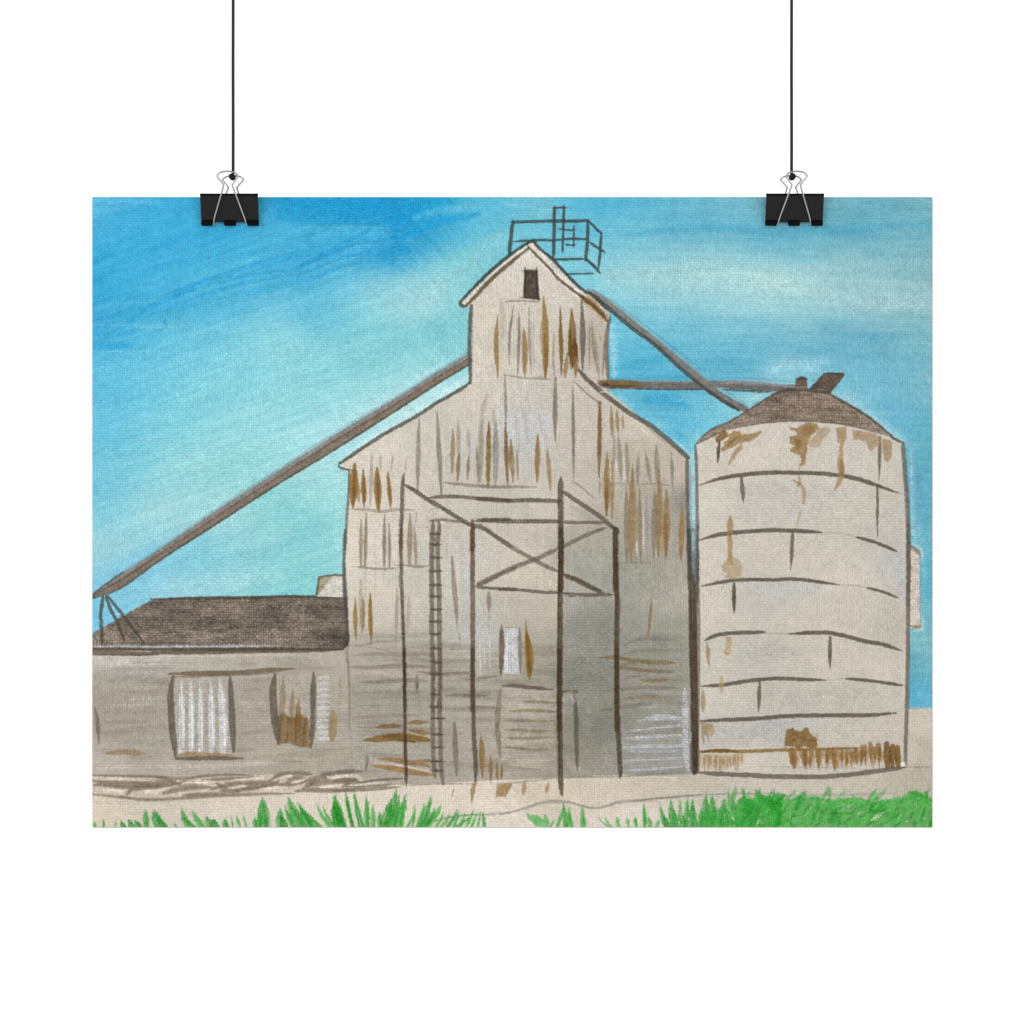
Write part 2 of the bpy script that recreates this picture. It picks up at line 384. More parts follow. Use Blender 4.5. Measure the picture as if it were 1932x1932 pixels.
# grain elevator
ELV = cfield("""960 640 218 208 194;1000 680 206 199 186;1060 560 217 209 197;1060 500 224 218 208;1100 640 212 205 192;1190 680 190 180 166;950 720 222 212 198
1000 750 212 204 192;1050 800 206 201 192;1150 780 205 196 184;950 800 216 206 192;750 890 222 213 200;850 880 210 203 190;900 830 208 201 190
1040 860 205 204 203;1000 900 198 196 190;1140 880 202 193 182;1250 850 206 196 182;1250 930 192 182 168;1350 950 196 186 172;720 1000 222 212 198
800 1000 216 207 194;900 1000 205 198 186;1000 1000 200 192 180;1100 1000 208 200 188;1180 980 200 190 178;1300 1050 172 165 152;1250 1150 162 158 146
1330 1150 168 163 150;1160 1130 162 160 150;1170 1250 146 144 132;1150 1350 141 139 125;1180 1450 143 141 127;1130 1500 160 152 138;1100 1150 204 194 180
950 1130 208 200 190;1050 1130 212 202 188;850 1150 204 199 188;750 1200 218 208 194;720 1100 224 215 202;750 1320 192 184 170;740 1400 178 170 156
800 1400 178 172 158;720 1500 188 180 166;800 1550 190 182 168;900 1320 190 183 170;900 1420 192 184 170;900 1520 186 178 166;950 1280 200 197 190
1030 1330 190 182 168;1080 1300 188 180 164;1080 1400 196 186 170;1060 1500 200 190 174;1290 1300 158 155 142;1340 1350 170 165 152;1350 1250 168 163 150
1290 1500 170 168 160;1240 1000 188 178 164;1310 980 182 172 158;1220 1060 176 170 158;1100 1230 200 190 176;1380 1000 150 146 138;1370 1200 184 176 164""")
low = np.clip((Y - 1180) / 160, 0, 1)[..., None]
ELV *= np.array([.982, .986, .982], np.float32)
ELV *= 1 - .065 * low
ELV += (np.clip((X - 1100) / 40, 0, 1) * np.clip((Y - 1100) / 80, 0, 1))[..., None] * np.array([-.002, .003, .006], np.float32)
Z(U, '1059 484 1214 640 1218 650 1216 782 1285 838 1376 914 1378 1000 1382 1300 1386 1548 1250 1554 1000 1560 760 1572 706 1572 703 1400 698 1300 690 1170 688 1100 697 943 682 936 681 927 716 897 764 870 802 850 839 829 874 805 917 781 941 765 940 614 930 613 920 605 990 540',
  ELV, cls=ELEV, soft=1.8)
Z(U, '1374 913 1384 905 1396 884 1398 1100 1398 1546 1386 1550 1378 1300', cfield('1384 920 160 198 206;1386 1000 156 190 198;1388 1080 130 150 156;1389 1140 112 120 118;1389 1180 92 80 68;1389 1300 84 70 56;1389 1540 76 62 48', 200), cls=ELEV, soft=1.6)
# board and wash variation: upright on the upper walls, level at the foot
for i in range(260):
    x0 = rng.uniform(700, 1370); top = 700 if 945 < x0 < 1210 else 880 + abs(x0 - 1060) * .12
    y0 = rng.uniform(top, 1230); ln = rng.uniform(20, 110)
    S(U, [x0, y0, x0 + rng.uniform(-2, 2), min(y0 + ln, 1290)], rng.uniform(2, 7), (238, 230, 218) if i % 3 == 0 else (146, 137, 124), rng.uniform(.08, .32), soft=4, tex=.4)
for i in range(120):
    x0 = rng.uniform(712, 1350); y0 = rng.uniform(1290, 1540); ln = rng.uniform(20, 90)
    S(U, [x0, y0, min(x0 + ln, 1376), y0 + rng.uniform(-4, 4)], rng.uniform(2, 6), (216, 208, 196) if i % 2 else (130, 121, 106), rng.uniform(.08, .32), soft=4, tex=.4)
for i in range(170):                    # thin grey washes dragged across the foot of the walls
    x0 = rng.uniform(705, 1090) if i % 5 else rng.uniform(1240, 1330); y0 = rng.uniform(1270, 1550); ln = rng.uniform(40, 170)
    S(U, [x0, y0, x0 + ln * .5, y0 + rng.uniform(-3, 3), min(x0 + ln, 1374), y0 + rng.uniform(-4, 4)], rng.uniform(3, 13), (128, 122, 110), rng.uniform(.15, .42), soft=4, tex=.6)
for i in range(110):
    x0 = rng.uniform(186, 640); y0 = rng.uniform(1320, 1530); ln = rng.uniform(30, 110)
    S(U, [x0, y0, x0 + ln * .5, y0 + rng.uniform(-2, 2), min(x0 + ln, 700), y0 + rng.uniform(-3, 3)], rng.uniform(2, 10), (128, 122, 110) if i % 3 else (200, 194, 182), rng.uniform(.15, .4), soft=4, tex=.6)
# deep shade wash between the right-hand posts
wash(J, '640 460 650 900 640 1400 680 1900', 70, (140, 139, 133), .5, 16)
wash(J, '800 700 850 1100 830 1500 850 1900', 170, (150, 147, 139), .45, 20)
wash(J, '1000 720 1060 800 1020 1300 1030 1500', 70, (136, 135, 130), .45, 14)
wash(J, '760 1400 900 1390 1000 1420', 70, (133, 132, 127), .4, 14)
wash(J, '1300 420 1500 500 1600 700', 150, (166, 162, 152), .4, 20)
wash(J, '1200 540 1230 800 1220 1000', 90, (152, 148, 140), .4, 16)
wash(M, '1000 940 1040 1100 1060 1190', 70, (168, 158, 148), .5, 8)
wash(M, '650 1050 720 1150 860 1180', 60, (188, 178, 162), .5, 8)
wash(M, '900 1100 920 1180', 40, (184, 174, 158), .5, 6)
wash(H, '800 1200 900 1250 1010 1340', 40, (158, 154, 148), .5, 6)
wash(H, '760 1480 900 1600 1060 1700', 190, (176, 172, 160), .4, 16)
wash(H, '1240 1420 1220 1600 1230 1750', 60, (160, 158, 152), .4, 10)
wash(G, '1650 1700 1640 1930', 60, (196, 196, 194), .6, 8)
wash(I, '1320 60 1380 500 1390 900', 90, (190, 190, 188), .5, 10)
wash(I, '1560 700 1570 1000 1560 1500', 60, (198, 198, 198), .5, 9)
wash(I, '1680 760 1650 1100', 50, (186, 190, 184), .5, 8)
wash(K, '300 400 500 420 680 380', 130, (168, 164, 154), .4, 14)
wash(K, '780 350 900 380 1000 450', 130, (178, 174, 162), .35, 12)
wash(K, '180 250 500 250 1000 240', 60, (192, 182, 166), .35, 8)
wash(K, '240 1000 420 1050 700 1040', 40, (186, 180, 168), .4, 6)
for (p, w, a) in [('570 1400 580 1600 590 1830', 56, .65), ('800 1480 810 1700 800 1900', 46, .5), ('960 1440 980 1600 960 1880', 40, .55),
                  ('1020 1500 1050 1700', 40, .55), ('830 1700 850 1900', 34, .55), ('420 1440 440 1700', 24, .4), ('690 1700 720 1930', 30, .5)]:
    wash(B, p, w, (200, 206, 216), a, 4)
for (p, w, a) in [('360 1250 310 1400 290 1650 270 1920', 46, .5), ('430 1440 440 1700 440 1900', 40, .5), ('680 1500 690 1700 710 1930', 36, .4),
                  ('760 1420 790 1600 800 1800', 40, .35), ('520 260 540 400 530 640', 60, .3), ('860 480 860 800 870 1000', 40, .3),
                  ('930 1500 980 1750', 34, .35)]:
    wash(B, p, w, (156, 146, 132), a, 5)

# silo
SIL = cfield("""1420 920 212 204 193;1500 900 214 206 196;1600 920 210 203 193;1700 920 210 203 194;1780 930 206 200 191;1420 1000 214 206 195
1500 1000 202 198 190;1600 1020 200 196 188;1700 1030 206 199 190;1780 1050 200 194 186;1420 1120 214 206 196;1500 1110 208 201 190;1600 1120 208 201 190
1700 1150 213 205 193;1790 1130 196 194 190;1420 1220 214 206 194;1500 1200 200 195 187;1560 1190 198 196 192;1600 1230 208 200 190;1700 1230 208 200 190
1790 1250 196 190 180;1420 1310 206 200 190;1520 1310 196 191 183;1650 1330 208 201 190;1760 1340 210 203 192;1440 1400 208 202 192;1550 1390 196 190 181
1700 1390 196 190 181;1790 1400 202 195 185;1450 1470 194 190 184;1550 1460 192 190 186;1700 1470 200 193 183;1480 1520 212 204 193;1600 1520 204 197 187;1800 1480 204 196 184""")
SIL *= np.array([.984, .982, .970], np.float32)
Z(U, '1393 888 1449 858 1528 846 1607 842 1686 849 1766 866 1806 883 1810 950 1816 1030 1819 1200 1817 1400 1813 1530 1720 1546 1634 1554 1500 1551 1397 1544 1394 1200 1392 1000', SIL, cls=SILO, soft=1.8)
for i in range(90):
    x0 = rng.uniform(1405, 1760); y0 = rng.uniform(880, 1530); ln = rng.uniform(20, 70)
    S(U, [x0, y0, x0 + ln, y0 + rng.uniform(-3, 3)], rng.uniform(3, 8), (224, 217, 206) if i % 2 else (176, 172, 164), .16, soft=5, tex=.4)
for (p, w, c, a) in [('420 1080 600 1050 900 1060 1200 1090', 90, (190, 188, 182), .35), ('560 1800 800 1780 1000 1800', 40, (186, 188, 190), .5),
                     ('1600 1500 1640 1700 1640 1900', 50, (182, 184, 188), .6), ('900 1680 1150 1600 1400 1690', 40, (194, 190, 184), .3)]:
    wash(F, p, w, c, a, 10)
for (p, w, c, a) in [('420 940 800 960 1000 950', 60, (186, 182, 176), .4), ('260 1560 450 1590 760 1500', 70, (178, 178, 176), .5),
                     ('800 1480 1000 1500', 40, (182, 184, 188), .45), ('600 1280 1000 1290 1500 1270', 70, (186, 180, 171), .35),
                     ('1590 500 1600 900 1610 1400', 40, (184, 178, 170), .3), ('170 1560 400 1700 700 1660', 20, (206, 200, 190), .3)]:
    wash(Q, p, w, c, a, 10)
# little tank behind the silo
Z(U, '1812 1094 1822 1094 1839 1108 1841 1250 1838 1256 1812 1256', (208, 196, 182), cls='painted_side_tank', soft=1.6)
wash(U, '1820 1115 1822 1240', 5, (190, 180, 168), .5, 3)
wash(U, '1838 1112 1840 1250', 2, (120, 150, 160), .5, 2)
S(Q, '1700 165 1740 185 1775 220', 34, (156, 122, 80), .8, tp=(.4, .7), cls='painted_side_tank')
S(Q, '1704 768 1760 770 1792 766', 24, (156, 124, 84), .85, tp=(.4, .5), cls='painted_side_tank')
wash(Q, '1720 140 1790 185 1796 300', 14, (208, 224, 226), .55, 3)
wash(Q, '1800 700 1796 790 1740 800', 16, (220, 222, 216), .6, 3)

# ---- shed roof --------------------------------------------------------------
RF = cfield("""190 1280 122 108 94;260 1240 108 95 82;330 1215 90 80 70;400 1230 104 92 80;500 1250 110 98 86;600 1250 108 96 84;660 1230 96 85 74;680 1270 88 78 68;400 1285 116 104 92;550 1285 112 100 88""")
Z(U, '170 1275 240 1236 309 1197 500 1194 690 1193 696 1193 697 1286 690 1297 678 1299 400 1300 170 1297', (RF * .55 + np.float32(.30)), soft=2.4, cls='painted_shed.roof')
mott = 0.12 * N_TONE + 0.22 * WEAVE + 0.16 * vnoise(X / 26, Y / 5, 41) + 0.14 * vnoise(X / 60, Y / 24, 42) + .12 * N_FINE
Z(U, '170 1278 240 1238 309 1199 500 1196 694 1195 695 1286 688 1296 400 1298 170 1295', np.clip((RF * 1.10 - np.array([.015, .008, 0], np.float32)) * (1 + mott)[..., None], .1, .75), .95, soft=3, tex=.2)
for i in range(420):
    x0 = rng.uniform(200, 690); y0 = rng.uniform(1200, 1290)
    if y0 < 1267 - (x0 - 184) * .56 + 6:
        continue
    ln = rng.uniform(4, 30)
    c = [(58, 50, 43), (72, 62, 53), (150, 136, 120), (134, 120, 104)][i % 4]
    S(U, [x0, y0, min(x0 + ln, 694), y0 + rng.uniform(-1, 1)], rng.uniform(1.2, 2.8), c, rng.uniform(.25, .6), soft=1.6, tex=.8)
for (x0, y0) in [(1630, 330), (1660, 370), (1790, 520), (1820, 560), (1700, 300), (1600, 300)]:
    wash(N, [x0, y0, x0 + 60, y0 + 10], 46, (60, 53, 46), .5, 5, tex=.8)
S(N, '470 245 800 236 1200 232 1500 224 1860 235', 22, DD, .9, cls='painted_shed.roof')
S(N, '60 490 250 380 480 248', 8, (90, 80, 70), .8)
S(N, '1858 0 1868 250 1880 500 1878 570', 18, DD, .8)
S(N, '1890 500 1870 570 1840 600', 22, BLK, .8)
S(N, '70 585 250 578 500 585 900 582 1400 578', 22, (188, 188, 192), .85, tp=(.5, .1), cls='painted_shed.roof')
S(N, '40 602 400 605 900 604 1400 602 1840 605', 20, DD, .85, tp=(.9, .6), cls='painted_shed.roof')
S(N, '55 618 300 632 520 636', 32, (98, 80, 62), .85, tp=(.9, .3))
S(N, '55 640 300 646 520 644', 10, DD, .7, tp=(.9, .3))
S(N, '480 628 800 624 1200 616 1600 612 1850 604', 30, (82, 70, 58), .88, tp=(.6, .5))
# cream lean-to above the shed roof
Z(N, '1668 80 1790 72 1850 76 1856 232 1654 226', (206, 203, 193), cls='painted_lean_to', soft=1.8)
Z(N, '1668 85 1770 80 1720 150 1662 220', (150, 138, 110), .8, soft=4, tex=.3)
S(N, '1656 228 1666 150 1674 84', 17, (92, 82, 66), .95, tp=(.7, .8))
S(N, '1672 88 1786 70', 17, (92, 82, 66), .95, tp=(.8, .8))
S(N, '1780 70 1852 76', 17, (88, 80, 68), .95, tp=(.8, .8))

# ---- shed wall: doors, patches ------------------------------------------------
DR = 'painted_shed.door'
Z(N, '620 800 1050 800 1062 1370 640 1370', (176, 169, 157), cls=DR, soft=2, a=.6)
S(N, '600 780 800 774 1100 772 1300 752 1500 742', 36, (100, 82, 60), .85, tp=(.3, .15))
S(N, '640 800 900 790 1040 786', 20, (132, 102, 62), .7)
S(N, '1040 786 1200 776 1440 750', 30, (124, 110, 94), .7)
for (x0, x1, x2, w) in [(690, 692, 690, 44), (757, 760, 758, 42), (820, 826, 826, 44), (900, 905, 906, 46), (965, 985, 990, 60)]:
    S(N, [x0, 830, x1, 1050, x2, 1345], w, (208, 208, 212), .8, tp=(.15, .7), ease=.4, tex=.15)
    S(N, [x1, 900, x1 + 10, 1150, x2 + 12, 1300], 12, (240, 238, 238), .8, tp=(.2, .5), tex=.3)
for x0 in (730, 795, 862, 940):
    S(N, [x0, 900, x0 + 4, 1150, x0 + 4, 1330], 16, (166, 156, 138), .6, tp=(.3, .6), tex=.4)
S(N, '626 800 612 950 622 1150 648 1370', 48, (92, 82, 72), .9, tp=(.4, .4))
S(N, '1038 800 1045 950 1055 1150 1064 1340', 46, (92, 84, 74), .9, tp=(.4, .3))
S(N, '660 1362 760 1352 900 1362 1060 1362', 34, (166, 130, 78), .85, tp=(.3, .4))
S(N, '650 1385 800 1384 950 1382 1140 1384', 30, (92, 83, 73), .9, tp=(.5, .15))
Z(N, '1340 790 1640 780 1640 1300 1380 1280', (184, 176, 163), .5, soft=3, cls='painted_shed.door#rusty')
for (p, w, c, a) in [('1420 800 1416 950 1402 1100', 44, (140, 122, 98), .85), ('1490 880 1480 1000 1470 1150', 36, (140, 118, 88), .8),
                     ('1530 960 1524 1100 1520 1200', 40, (140, 104, 52), .85), ('1580 1060 1570 1200', 40, (146, 112, 62), .7)]:
    S(N, p, w, c, a, tp=(.15, .8), ease=.6, tex=.4)
Z(N, '1368 1080 1420 1060 1480 1090 1540 1060 1600 1110 1612 1200 1604 1300 1540 1300 1480 1270 1380 1280', (128, 94, 46), .85, soft=5, tex=.45, rough=2.5)
for (x0, y0, y1) in [(1400, 1100, 1250), (1450, 1080, 1260), (1510, 1000, 1270), (1570, 1120, 1290)]:
    S(N, [x0, y0, x0 - 4, y1], 20, (106, 72, 26), .6, tp=(.2, .8), tex=.5)
S(N, '1362 780 1345 900 1356 1080 1384 1280', 54, (92, 82, 71), .9, tp=(.3, .3))
S(N, '1636 770 1632 900 1634 1100 1616 1300', 44, (92, 83, 73), .9, tp=(.3, .5))
S(N, '1380 1275 1440 1270 1500 1284 1600 1306', 12, (110, 94, 70), .7, tp=(.8, .4))
Z(N, '1660 800 1740 780 1750 1270 1640 1280', (190, 186, 178), .6, soft=5)
for k in range(11):
    y0 = 800 + k * 44
    S(N, [1665, y0 + 14, 1700, y0, 1748, y0 + 6], 20, (206, 208, 212), .7, tp=(.5, .3), tex=.4)
    S(N, [1728, y0 + 26, 1756, y0 + 24], 10, (130, 122, 112), .6)
S(N, '1776 1050 1772 1150 1768 1250', 60, (156, 122, 68), .75, tp=(.4, .5), tex=.4)
S(N, '1830 780 1826 950 1806 1080', 22, (168, 154, 130), .7)
S(N, '1822 840 1816 960', 10, (140, 122, 92), .6)
S(N, '70 1020 90 1120 100 1285', 32, (112, 102, 90), .85, tp=(.15, .1), ease=.5)
S(N, '160 1350 280 1338 430 1352', 40, (160, 130, 82), .8, tp=(.3, .2), tex=.4)
S(N, '1870 620 1886 800 1890 1000 1895 1240', 14, (140, 131, 118), .7, tex=.5)
S(N, '1860 620 1880 700', 16, (112, 103, 92), .7)
# ---- conveyor legs and long chute (left) --------------------------------------
CH = 'painted_long_chute'
S(N, '128 230 112 350 118 450 122 560', 26, (72, 68, 62), .9, tp=(.9, .6), cls='painted_long_chute.leg#1')
S(N, '150 230 190 330 240 430 285 545', 24, (72, 68, 62), .9, tp=(.7, .5), cls='painted_long_chute.leg#2')
S(N, '160 220 240 320 340 450 430 568', 24, (72, 68, 62), .9, tp=(.8, .4), cls='painted_long_chute.leg#3')
wash(N, '225 350 250 350', 10, (220, 224, 224), .6, 2)
CX = [184, 241, 324, 444, 560, 660, 790, 865, 939]
CT = [1187, 1146, 1094, 1012, 938, 872, 796, 749, 704]
CB = [1198, 1178, 1119, 1042, 967, 907, 824, 775, 730]
def along(f, i0=0, i1=9):
    return [v for x, a, b in list(zip(CX, CT, CB))[i0:i1] for v in (x, a + (b - a) * f)]
Z(U, along(.1) + along(1)[0:0] + [v for x, b in list(zip(CX, CB))[::-1] for v in (x, b)], PIPE, .95, soft=2.2, cls=CH, rough=1.0, dry=.6)
S(U, along(.66), 13, (118, 102, 88), .8, tp=(.5, .9), ease=.1, tex=.4)
S(U, along(.42), 4, (74, 66, 58), .65, tp=(.5, .7), ease=.1, tex=.4)
S(U, along(.24, 1), 9, (138, 132, 130), .75, tp=(.4, .8), ease=.15, tex=.45)
S(U, along(.03, 1), 7, (96, 100, 106), .6, tp=(.3, .8), ease=.15, tex=1.0, rough=1.4, dry=1.6)
S(U, along(.95), 4, (66, 60, 54), .75, tp=(.6, .8), ease=.1, tex=.35, rough=1.0)
for i in range(230):
    s = rng.uniform(.06, .97); x0 = 196 + s * 742; y0 = np.interp(x0, CX, CT) * .33 + np.interp(x0, CX, CB) * .67 + rng.uniform(-4, 5)
    S(U, [x0, y0, x0 + 1.5, y0], rng.uniform(1, 1.8), (190, 166, 136), .55, soft=1.2)
S(U, '184 1190 215 1166 250 1142', 5, (84, 76, 68), .8)
wash(U, '700 905 800 842 900 780 936 754', 15, (204, 236, 236), .6, 4)
wash(U, '620 900 700 836 800 778 880 730', 12, (190, 226, 226), .3, 8)

# ---- elevator outline ----------------------------------------------------------
# tower roof, left slope: dark upper edge, pale board, brown lower edge
RA = 'painted_grain_elevator.roof'
Z(U, '1056 484 1064 486 1070 497 1000 551 940 607 928 615 918 605 990 538', (222, 214, 202), cls=RA, soft=1.6)
Z(U, '1062 486 1072 486 1216 632 1220 650 1209 645 1130 576 1060 506', (218, 212, 202), cls=RA, soft=1.6)
Z(A, '1200 1250 1340 1360 1500 1490 1650 1640 1640 1770 1560 1740 1260 1480', (190, 168, 138), cls=RA, soft=1.6)
S(U, '1055 486 1020 510 980 543 945 578 921 603', 7, (62, 70, 70), .95, tp=(.7, .7), tex=.14, cls=RA)
S(U, '920 602 922 610 932 613', 7, (70, 72, 70), .9, tex=.14, cls=RA)
S(U, '1058 496 1020 526 985 556 955 588 934 610', 8, (100, 86, 70), .95, tp=(.5, .8), tex=.14, cls=RA)
S(U, '1056 490 1018 520 975 556', 3, (232, 224, 212), .8)
S(A, '480 690 560 640 640 660', 40, (58, 60, 60), .9, tex=.14, cls=RA)
S(A, '600 650 720 770 870 890 1040 1080 1200 1240 1330 1350', 46, (60, 66, 66), .95, tp=(.5, .8), tex=.14, cls=RA)
S(A, '520 700 640 830 800 990 960 1170 1130 1300 1280 1420', 40, (98, 84, 66), .95, tp=(.4, .9), tex=.14, cls=RA)
S(A, '1260 1400 1400 1500 1520 1610 1620 1730', 70, (110, 82, 46), .95, tp=(.7, .5), tex=.14, cls=RA)
S(A, '1310 1400 1450 1500 1560 1620', 34, (176, 138, 96), .85, tp=(.4, .4), tex=.14, cls=RA)
wash(A, '760 830 900 980 1060 1150', 40, (176, 176, 174), .55, 3, tex=.6)
S(A, '1160 1300 1250 1330 1330 1400', 36, (232, 234, 234), .8, tex=.4)
S(A, '1500 1530 1580 1590 1640 1650', 26, (210, 218, 218), .8, tex=.3)
S(A, '1590 1640 1620 1720', 30, (232, 230, 224), .8)
S(A, '560 700 700 830', 14, (236, 232, 226), .7)
S(A, '1660 1650 1650 1760 1630 1800', 30, (80, 86, 84), .85)
# tower walls
S(B, '180 280 165 500 160 800 165 960 172 1140', 46, (78, 76, 72), .92, tp=(.8, .5), tex=.35)
S(B, '200 300 196 600 200 900', 14, (120, 110, 100), .5, tex=.9, dry=1)
S(B, '1690 480 1672 700 1682 950 1690 1080', 46, (104, 96, 84), .9, tp=(.6, .7))
S(B, '1700 470 1706 520', 30, (70, 78, 78), .7)
S(B, '1685 1200 1690 1240', 24, (110, 98, 82), .7)
# lower roof slopes
S(G, '1510 130 1380 220 1150 350 960 475 760 590 560 700 300 870 110 1000', 38, (80, 72, 63), .95, tp=(.6, .8), ease=.08)
S(G, '100 990 95 1040 150 1060 240 1080', 24, (84, 76, 68), .9, tp=(.9, .3))
S(H, '870 0 940 80 1060 190 1160 265 1300 370 1500 490 1650 610 1830 770', 42, (84, 79, 72), .95, tp=(.5, .8), ease=.08)
S(H, '1440 480 1560 580 1700 690', 12, (130, 122, 112), .5, tex=.9, dry=1)
wash(H, '1300 440 1480 560 1640 670', 12, (228, 220, 208), .6, 2.5)
# left wall edge
S(G, '205 1090 200 1300 180 1600 165 1930', 26, (92, 90, 86), .9, tp=(.6, .9), ease=.1)
S(I, '108 0 100 250 92 500 105 750 125 1000 130 1200', 30, (84, 80, 75), .9, tp=(.9, .8), ease=.05)
S(I, '128 1260 135 1350 150 1500 155 1700 165 1930', 24, (132, 122, 109), .75, tp=(.9, .6), tex=.5)
S(K, '150 330 155 600 150 900', 30, (150, 140, 126), .45, tex=.5)
S(K, '165 1000 185 1150 190 1300', 12, (150, 141, 129), .5, tex=.6)
# right wall edge: thick dark corner down to the ground, teal drain beside it
S(H, '1818 780 1820 1000 1826 1300 1834 1600 1840 1920', 34, (96, 90, 80), .95, tp=(.7, .9), ease=.05, cls='painted_grain_elevator')
wash(H, '1866 720 1864 900 1866 1200 1876 1560', 44, (170, 206, 212), .8, 2.5)
S(H, '1850 800 1850 1100 1858 1500', 16, (120, 150, 156), .6, tex=.4)
S(J, '1862 0 1870 200 1880 400 1876 500', 70, (110, 126, 126), .8, tp=(.7, .6))
wash(J, '1868 30 1866 120 1868 200', 20, (170, 200, 206), .5, 2)
S(J, '1826 0 1830 300 1836 480', 40, (74, 66, 56), .9, tp=(.9, .9), ease=.05)
S(J, '1860 440 1858 700 1872 900 1874 1200 1870 1500 1868 1930', 54, (80, 68, 56), .9, tp=(.6, 1), ease=.05, tex=.5, cls='painted_grain_elevator')
S(J, '1860 520 1862 700 1868 900', 22, (122, 104, 88), .6, tex=.5)
S(M, '1868 900 1868 1050 1874 1190', 60, (70, 58, 45), .85, tp=(.9, .5), ease=.1, tex=.5, cls='painted_grain_elevator')
for i in range(60):
    y0 = rng.uniform(1180, 1540); x0 = 1386 + rng.uniform(-6, 6)
    S(U, [x0, y0, x0 + 1, y0 + rng.uniform(3, 9)], 2, (40, 32, 24) if i % 2 else (118, 100, 84), .5, soft=1.4, tex=.5)
S(M, '1785 380 1790 600 1790 850 1800 1050 1810 1160', 60, (198, 200, 206), .75, tp=(.5, .6), tex=.5)

# ---- tower details -------------------------------------------------------------
WN = 'painted_grain_elevator.window'
Z(A, '468 1040 655 1040 680 1440 470 1430', (66, 57, 49), .96, soft=2.2, tex=.2, cls=WN, rough=1.0)
for i in range(120):
    x0 = rng.uniform(470, 640); y0 = rng.uniform(1060, 1400)
    S(A, [x0, y0, x0 + rng.uniform(10, 60), y0 + rng.uniform(-8, 8)], rng.uniform(8, 18), (44, 38, 34) if i % 3 else (150, 136, 122), .65, soft=1.4, tex=.6)
S(A, '488 1000 488 1150 478 1280 470 1410', 34, (52, 46, 40), .85, tp=(.3, .8))
S(A, '640 980 645 1150 650 1300 672 1440', 36, (60, 52, 46), .85, tp=(.2, .8))
S(A, '440 1052 540 1036 670 1046', 26, (78, 68, 58), .8, tex=.6)
S(A, '420 1414 540 1420 690 1438', 26, (70, 62, 54), .85, tp=(.1, .6))
S(A, '205 1476 320 1462 500 1462 700 1476', 22, (136, 124, 108), .85, tp=(.8, .2))

# tall narrow streaks and rust on the tower (tile B)
V(B, 470, 380, 475, 1075, 54, OC, .95, bow=-16, cls=None)
V(B, 504, 100, 504, 1000, 10, (140, 134, 122), .7, tex=.8)
V(B, 650, 270, 598, 930, 30, (142, 132, 120), .8, bow=-20)
V(B, 706, 330, 690, 1080, 34, (142, 132, 120), .85, bow=8)
V(B, 760, 520, 768, 1075, 62, (158, 122, 64), .95, bow=6)
V(B, 818, 290, 848, 1060, 26, (140, 130, 118), .8, bow=-12)
V(B, 978, 180, 995, 1095, 84, (160, 122, 60), .92, bow=12)
V(B, 990, 560, 1000, 1080, 50, (140, 98, 36), .8, bow=12)
V(B, 950, 430, 970, 900, 18, (150, 132, 104), .6, bow=-14)
V(B, 1098, 540, 1100, 1120, 22, (160, 150, 136), .8, bow=-14)
V(B, 1160, 290, 1174, 1060, 46, (122, 88, 36), .95, bow=4)
V(B, 1240, 800, 1215, 1080, 50, (140, 112, 70), .8)
V(B, 1288, 320, 1285, 980, 90, (136, 98, 42), .92, bow=8)
V(B, 1318, 640, 1300, 960, 74, (96, 60, 12), .9, bow=14)
V(B, 1270, 520, 1275, 930, 50, (112, 76, 24), .8)
V(B, 1300, 780, 1332, 1080, 56, (136, 104, 54), .85, bow=14)
V(B, 1340, 720, 1356, 910, 22, (100, 66, 18), .8)
V(B, 1398, 225, 1408, 1000, 62, (102, 92, 82), .93, bow=8)
V(B, 1484, 480, 1484, 990, 20, (156, 144, 128), .8)
V(B, 1510, 440, 1590, 1080, 40, (150, 139, 123), .75, bow=-18)
V(B, 1545, 600, 1600, 1060, 24, (164, 152, 136), .6)
V(B, 1650, 620, 1625, 1080, 26, (142, 132, 114), .75, bow=6)
S(B, '1600 620 1606 660', 24, (120, 110, 100), .6)
S(B, '540 1048 640 1062 780 1086 900 1084 1060 1098', 20, (132, 124, 112), .85, tex=.6)
S(B, '860 1066 980 1066', 12, (150, 142, 130), .6)
V(B, 548, 1050, 560, 1640, 34, (132, 124, 112), .85, bow=4, tp=(.2, .15))
V(B, 1110, 1080, 1100, 1790, 44, (138, 129, 116), .9, bow=4, tp=(.7, .1))
V(B, 1300, 1120, 1308, 1930, 32, (146, 136, 122), .85, tp=(.15, .9))
S(B, '1290 1100 1400 1200 1500 1290 1600 1360', 22, (140, 131, 117), .85, tp=(.1, .8))
V(B, 1598, 1350, 1592, 1932, 44, (118, 100, 76), .9, tp=(.8, .9))
S(B, '1365 980 1450 1080 1540 1160 1640 1240', 20, (108, 99, 87), .6)
wash(B, '1600 1240 1680 1230', 20, (232, 224, 212), .6, 3)
V(B, 1725, 1380, 1738, 1740, 40, (158, 130, 88), .85)
V(B, 1790, 1420, 1798, 1690, 42, (168, 140, 100), .8)
V(B, 1850, 1490, 1856, 1640, 30, (174, 148, 108), .8)
# rust fringe under the tower
V(B, 376, 1560, 368, 2170, 52, (156, 124, 72), .85)
V(B, 556, 1580, 562, 2000, 40, (142, 108, 58), .8, bow=4)
V(B, 618, 1760, 600, 2080, 40, (146, 118, 78), .75)
V(B, 910, 1700, 902, 2180, 46, (158, 126, 72), .8)
V(B, 240, 1800, 236, 2040, 14, (120, 106, 86), .8)
V(B, 682, 1880, 690, 2040, 14, (130, 112, 86), .7)
V(B, 1020, 1830, 1010, 2060, 16, (150, 144, 134), .7)

